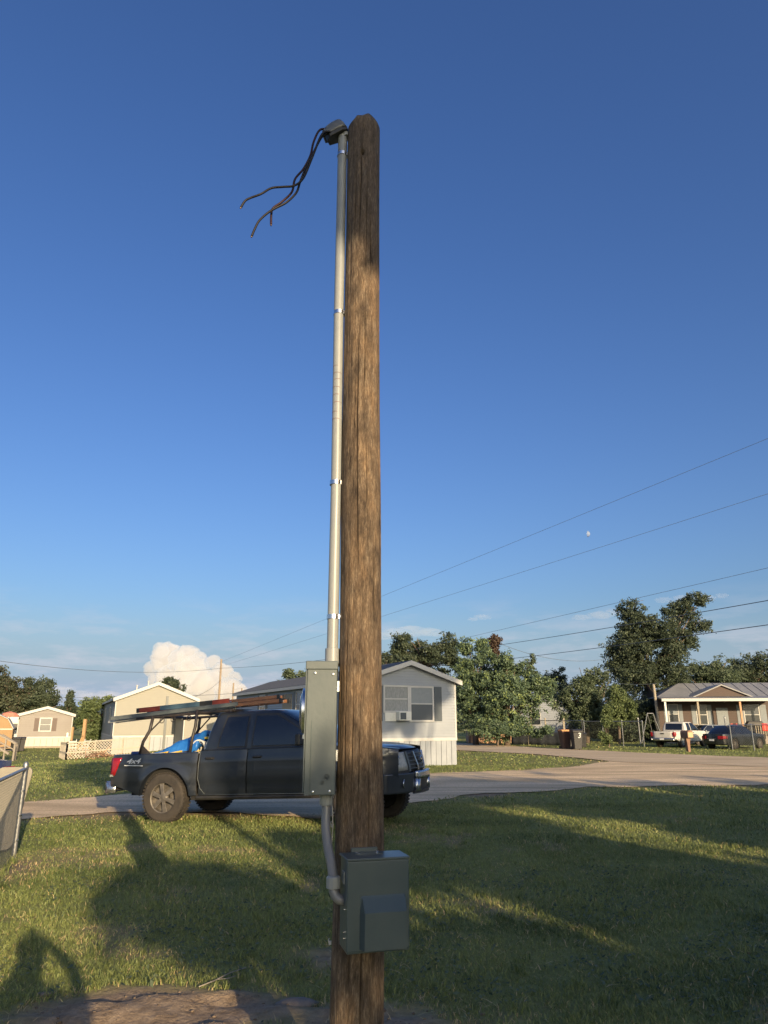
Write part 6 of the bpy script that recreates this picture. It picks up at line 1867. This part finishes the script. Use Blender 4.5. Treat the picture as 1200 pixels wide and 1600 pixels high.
ptree('dark_tree', 'dark narrow tree behind the thicket', 78, 870, [(872, 1060, 10, 16), (862, 1078, 16, 20), (880, 1085, 18, 24), (850, 1066, 10, 14), (870, 1110, 26, 24)], MAT['leaf_dark'], 9000, .2, 126, trunk=.22, clump=.45, gap=.2, group=G3)
ptree('leafy_tree', 'olive green spreading tree behind the roadside bins', 60, 915, [(905, 1095, 28, 26), (935, 1085, 26, 28), (890, 1110, 22, 24), (925, 1115, 30, 22), (950, 1105, 22, 28), (912, 1066, 18, 16), (940, 1062, 16, 14)], MAT['leaf_mid'], 20000, .15, 127, trunk=.2, clump=.36, gap=.32, group=G3, bare_=3)
ptree('leafy_tree', 'bright green young tree left of the steel gate post', 57, 965, [(965, 1098, 18, 26), (980, 1110, 16, 22), (955, 1120, 14, 18)], MAT['leaf_light'], 7000, .14, 128, trunk=.12, clump=.3, gap=.2, group=G3)
ptree('sapling', 'staked sapling on the grass right of the bins', 50, 948, [(946, 1122, 7, 13), (950, 1108, 6, 10), (948, 1156, 8, 8), (944, 1150, 6, 6)], MAT['leaf_light'], 1500, .12, 129, trunk=.05, clump=.2, gap=.0, group=G3)
ptree('dark_hedge', 'dark hedge filling the gap left of the brown house', 64, 990, [(930, 1135, 34, 16), (985, 1128, 40, 26), (1015, 1118, 22, 30), (960, 1142, 40, 12), (1000, 1105, 26, 20)], MAT['leaf_dark'], 17000, .17, 130, trunk=.1, clump=.4, gap=.0, group=G3, cat='hedge', tint0=.3)
ptree('large_oak', 'largest oak, wind swept to the right, beside the brown house', 68, 1010, [(985, 955, 20, 18), (992, 985, 28, 26), (1030, 985, 40, 28), (1062, 960, 26, 18), (1085, 942, 20, 12), (1090, 975, 18, 12), (975, 1015, 28, 28), (1020, 1030, 48, 34), (1060, 1005, 28, 26), (985, 1060, 40, 34), (1040, 1065, 40, 26), (1075, 1000, 10, 14), (962, 1030, 16, 20)], MAT['leaf_dark'], 46000, .17, 131, trunk=.42, clump=.42, gap=.46, group='trees round the brown house', bare_=16, tint0=.45, sub_=26)
ptree('oak_tree', 'rounded oak over the brown house ridge', 84, 1108, [(1100, 1045, 26, 18), (1128, 1045, 22, 16), (1085, 1060, 30, 20), (1120, 1065, 36, 20), (1060, 1075, 24, 20)], MAT['leaf_mid'], 16000, .2, 132, trunk=.3, clump=.5, gap=.22, group='trees round the brown house')
ptree('oak_tree', 'dense oak at the right picture edge over the roof', 92, 1180, [(1160, 1045, 26, 16), (1190, 1040, 26, 24), (1150, 1060, 30, 16), (1215, 1050, 36, 34), (1185, 1062, 34, 16)], MAT['leaf_dark'], 17000, .22, 133, trunk=.35, clump=.55, gap=.2, group='trees round the brown house')
# far belt of woodland closing the horizon
V, T = [], []
rr = np.random.default_rng(9)
for k in range(150):
    a = R(rr.uniform(-72, 72)); D = rr.uniform(125, 170)
    c = Vector((math.sin(a) * D, math.cos(a) * D, 0))
    hgt = rr.uniform(2.0, 3.6)
    v, t = leaves([(c + Vector((0, 0, hgt * .6)), rr.uniform(3, 6), 3, hgt * .75)], 270, .55, 500 + k, 1.0, 13, 0)
    V.append(v); T.append(t)
V = np.concatenate(V); T = np.concatenate(T)
o = np_mesh('far_woodland', V, np.arange(len(V)).reshape(-1, 4), MAT['leaf_dark'], T)
tag(o, 'far belt of dark woodland along the horizon', 'woodland', kind='stuff')

# the trees behind the photographer whose shade lies over the lawn, the pickup and the white home
def AB(a, z, b=-10): 
    q = P_A * a + S_B * b
    return Vector((q.x, q.y, z))
def lobe(a, z, ra, rz, b=-10, rb=.7): return (AB(a, z, b), ra * .92 + .1, rb, rz)
G4 = 'trees behind the photographer'
def shade_tree(name, label, a, lobes, n, seed, tr=.16, cat='tree'):
    b = AB(a, 0); tree(name, label, b, [lobe(*l) for l in lobes], MAT['leaf_dark'], int(n * 1.7), .19, seed, trunk=tr, clump=.26, gap=0, group=G4, cat=cat)
SHADE = True
if SHADE:
    shade_tree('garden_shrub', 'tall shrub behind the photographer nearest his back', 2.3, [(1.4, 4.15, .50, .26), (2.2, 2.3, .75, 2.2), (3.8, 2.0, 1.0, 1.64), (3.1, 2.75, .5, .75), (3.75, 4.55, .75, .30), (4.75, 1.75, .5, 1.75), (4.85, 4.3, .35, .9)], 11000, 201, .08, 'shrub')
    shade_tree('shade_tree', 'slender tree behind the photographer with a high crown', 2.6, [(1.6, 8.95, 1.3, 1.25), (3.3, 9.2, 1.4, 1.5), (3.7, 6.45, .8, .65), (5.2, 5.9, .8, .9)], 10000, 202, .14)
    shade_tree('shade_tree', 'broad low tree behind the photographer to the right', 7.2, [(5.6, 2.4, .9, 2.4), (7.0, 2.3, .8, 2.4), (6.1, 4.8, 1.3, 1.0), (7.2, 5.3, .5, .7), (8.3, 1.95, 1.0, 1.9), (6.7, 6.3, .9, .6), (8.7, 6.25, 1.3, .75)], 14000, 203, .16)
    shade_tree('shade_tree', 'tall tree behind the photographer shading the white home', 11.6, [(12.0, 11.3, 2.0, 1.55), (14.2, 12.3, .9, .65), (13.7, 11.5, .8, .55), (10.2, 2.9, 1.2, 2.9), (11.2, 4.4, 1.3, 1.5), (12.5, 5.0, 1.5, 1.7), (12.6, 2.0, 1.4, 2.0), (11.0, 6.3, 1.2, .7)], 20000, 204, .25)
    shade_tree('shade_tree', 'wide tree farthest right behind the photographer', 17, [(15.2, 3.1, 1.6, 3.0), (18.2, 3.0, 1.7, 2.8), (21.2, 3.0, 1.7, 2.8)], 16000, 205, .2)

# ================================================================== PHOTOGRAPHER
def person():
    J = {}
    pts = [(0, -.42, .95, .15, .12),    # 0 pelvis (root)
           (0, -.42, 1.12, .145, .11), (0, -.41, 1.30, .165, .12), (0, -.42, 1.43, .13, .09), (0, -.41, 1.50, .058, .058), (0, -.395, 1.57, .07, .078), (0, -.385, 1.66, .082, .098), (0, -.39, 1.74, .06, .075),
           (.17, -.42, 1.41, .075, .075), (.30, -.33, 1.24, .065, .065), (.17, -.14, 1.50, .05, .048), (.10, -.06, 1.66, .028, .034),
           (-.17, -.42, 1.41, .075, .075), (-.32, -.33, 1.26, .065, .065), (-.19, -.14, 1.52, .05, .048), (-.10, -.06, 1.66, .028, .034),
           (.10, -.42, .86, .095, .095), (.13, -.41, .48, .066, .07), (.14, -.43, .10, .046, .05), (.15, -.32, .04, .042, .035),
           (-.10, -.42, .86, .095, .095), (-.13, -.40, .48, .066, .07), (-.14, -.43, .10, .046, .05), (-.15, -.32, .04, .042, .035),
           (0, -.285, 1.645, .014, .016)]
    pts = [(p[0] + (.2 if p[1] < -.1 else 0), *p[1:]) for p in pts]
    ed = [(0, 1), (1, 2), (2, 3), (3, 4), (4, 5), (5, 6), (6, 7), (3, 8), (8, 9), (9, 10), (10, 11), (3, 12), (12, 13), (13, 14), (14, 15), (0, 16), (16, 17), (17, 18), (18, 19), (0, 20), (20, 21), (21, 22), (22, 23), (6, 24)]
    # fingers round the phone
    for s, w in ((1, 11), (-1, 15)):
        for k in range(4):
            i = len(pts)
            pts += [(s * .088, -.045, 1.69 - .022 * k, .0095, .0095), (s * .075, -.028, 1.692 - .022 * k, .009, .009), (s * .055, -.024, 1.692 - .021 * k, .008, .008)]
            ed += [(w, i), (i, i + 1), (i + 1, i + 2)]
        i = len(pts)
        pts += [(s * .085, -.075, 1.63, .011, .011), (s * .06, -.07, 1.655, .010, .010)]
        ed += [(w, i), (i, i + 1)]
    me = bpy.data.meshes.new('person'); me.from_pydata([p[:3] for p in pts], ed, [])
    o = bpy.data.objects.new('body', me); COL.objects.link(o)
    o.modifiers.new('skin', 'SKIN')
    bm = bmesh.new(); bm.from_mesh(me); bm.verts.ensure_lookup_table()
    ly = bm.verts.layers.skin.verify()
    for v, p in zip(bm.verts, pts):
        v[ly].radius = p[3:5]; v[ly].use_root = (v.index == 0)
    bm.to_mesh(me); bm.free()
    sb = o.modifiers.new('sub', 'SUBSURF'); sb.levels = sb.render_levels = 2
    m, N, L, P = nodes('photographer_clothes')
    tc = N.new('ShaderNodeTexCoord'); sp = N.new('ShaderNodeSeparateXYZ'); L.new(tc.outputs['Object'], sp.inputs[0])
    rp = N.new('ShaderNodeValToRGB'); rp.color_ramp.interpolation = 'CONSTANT'
    e = rp.color_ramp.elements
    e[0].position = 0; e[0].color = (.03, .03, .03, 1); e[1].position = .04; e[1].color = (.05, .06, .09, 1)
    for q, c in ((.53, (.22, .22, .21, 1)), (.79, (.48, .29, .21, 1))):
        n_ = e.new(q); n_.color = c
    dv = N.new('ShaderNodeMath'); dv.operation = 'DIVIDE'; dv.inputs[1].default_value = 1.9
    L.new(sp.outputs['Z'], dv.inputs[0]); L.new(dv.outputs[0], rp.inputs[0]); L.new(rp.outputs[0], P.inputs['Base Color']); P.inputs['Roughness'].default_value = .8
    me.materials.append(m)
    s = thing('person', 'person holding up a phone, seen only as a shadow on the lawn', 'person', (0, 0, 0))
    o.parent = s
    h = MB().grid(lambda u, v: (.2 + .088 * math.sin(u) * math.sin(v), -.395 + .105 * math.cos(u) * math.sin(v) - .012, 1.66 + .118 * math.cos(v)), np.linspace(0, 2 * math.pi, 20), np.linspace(.01, 1.45, 9))
    h.build('cap', M('dark_cap', (.03, .03, .04), rough=.8), s, smooth=True, solid=.006)
    MB().b2((.125, -.41, .86), (.275, -.31, .90)).build('belt', MAT['black_rub'], s, bevel=.01)
    t = thing('phone', 'phone held up by the photographer', 'phone', (0, -.045, 1.66))
    MB().b2((-.038, -.004, -.078), (.038, .004, .078)).build('case', MAT['black_plastic'], t, bevel=.003)
    MB().b2((-.035, -.0052, -.073), (.035, -.0042, .073)).build('screen', MAT['tint_glass'], t)
person()

# ================================================================== CLOUDS AND MOON
def vapour(dens):
    m = bpy.data.materials.new('cloud_vapour'); m.use_nodes = True
    N, L = m.node_tree.nodes, m.node_tree.links
    N.remove(N['Principled BSDF'])
    v = N.new('ShaderNodeVolumePrincipled'); v.inputs['Color'].default_value = (.86, .86, .875, 1); v.inputs['Density'].default_value = dens
    v.inputs['Anisotropy'].default_value = -.1
    L.new(v.outputs[0], N['Material Output'].inputs['Volume'])
    return m
def cloud(name, label, D, blobs, seed, amp=.22, dens=.02, sx=1.0, sz=1.0):
    s0 = at(blobs[0][0], blobs[0][1], D)
    bm = bmesh.new(); rr = random.Random(seed)
    for (x, y, r) in blobs:
        c = at(x, y, D); rad = r * D / FPX * 1.0
        t = bmesh.new(); bmesh.ops.create_icosphere(t, subdivisions=4, radius=1)
        off = Vector((rr.uniform(0, 50), rr.uniform(0, 50), rr.uniform(0, 50)))
        for v in t.verts:
            n = v.co.normalized(); wp_ = (c + n * rad) / (D / FPX)
            k = 1 + amp * (mnoise.noise(wp_ * .075 + off * 0) * .8) + amp * .8 * (abs(mnoise.noise(wp_ * .16)) - .2) + amp * .5 * (abs(mnoise.noise(wp_ * .38)) - .2) + amp * .25 * (abs(mnoise.noise(wp_ * .9)) - .2)
            v.co = Vector((n.x * rad * k * sx, n.y * rad * k * .8, n.z * rad * k * sz)) + (c - s0)
        me = bpy.data.meshes.new('t'); t.to_mesh(me); t.free(); bm.from_mesh(me); bpy.data.meshes.remove(me)
    me = bpy.data.meshes.new(name); bm.to_mesh(me); bm.free()
    me.materials.append(MAT['cloud'] if dens is None else vapour(dens)); me.polygons.foreach_set('use_smooth', [True] * len(me.polygons))
    o = bpy.data.objects.new(name, me); COL.objects.link(o); o.location = s0
    return tag(o, label, 'cloud')
cloud('cumulus_cloud', 'big billowing white cumulus cloud above the cream house', 4000,
      [(262, 1030, 26), (252, 1016, 12), (290, 1036, 26), (240, 1045, 14), (300, 1055, 28), (333, 1036, 13), (345, 1056, 20), (366, 1062, 12), (270, 1065, 28), (320, 1075, 30), (312, 1030, 12), (245, 1062, 14), (360, 1085, 25)], 4)
LOW = dict(amp=.5, sx=2.6, sz=.8)
cloud('low_cloud', 'low grey white cloud bank just right of the pole', 5200, [(618, 989, 9), (642, 986, 10), (668, 988, 9), (688, 991, 6), (600, 993, 8)], 5, dens=.005, **LOW)
cloud('low_cloud', 'tiny pale cloud puff above the vine covered pole', 5200, [(740, 967, 4), (752, 964, 5), (762, 966, 3)], 6, dens=.005, **LOW)
cloud('low_cloud', 'faint purple grey cloud streak left of the big oak top', 5200, [(912, 964, 6), (938, 960, 8), (965, 957, 8), (988, 951, 6)], 7, dens=.004, **LOW)
cloud('low_cloud', 'faint cloud streak behind the big oak top', 5200, [(1040, 938, 7), (1070, 935, 8), (1100, 933, 8), (1128, 931, 5)], 8, dens=.0032, **LOW)
cloud('low_cloud', 'pale cloud bank low over the left trees', 5600, [(20, 1062, 7), (50, 1063, 6), (85, 1082, 11), (110, 1086, 11), (140, 1088, 10), (170, 1088, 9), (70, 1092, 12)], 9, dens=.0032, **LOW)
mo = at(917, 834.5, 9000)
bm = bmesh.new(); bmesh.ops.create_uvsphere(bm, u_segments=40, v_segments=24, radius=5.2 * 9000 / FPX * .98)
# the moon shows only its sunlit part by day
lit = (SUN_DIR + Vector((.55, .35, -.35))).normalized()
bmesh.ops.delete(bm, geom=[f for f in bm.faces if f.normal.dot(lit) < .25], context='FACES')
me = bpy.data.meshes.new('moon'); bm.to_mesh(me); bm.free(); me.materials.append(MAT['moon'])
me.polygons.foreach_set('use_smooth', [True] * len(me.polygons))
o = bpy.data.objects.new('moon', me); COL.objects.link(o); o.location = mo
tag(o, 'pale gibbous daytime moon between the upper overhead lines', 'moon')
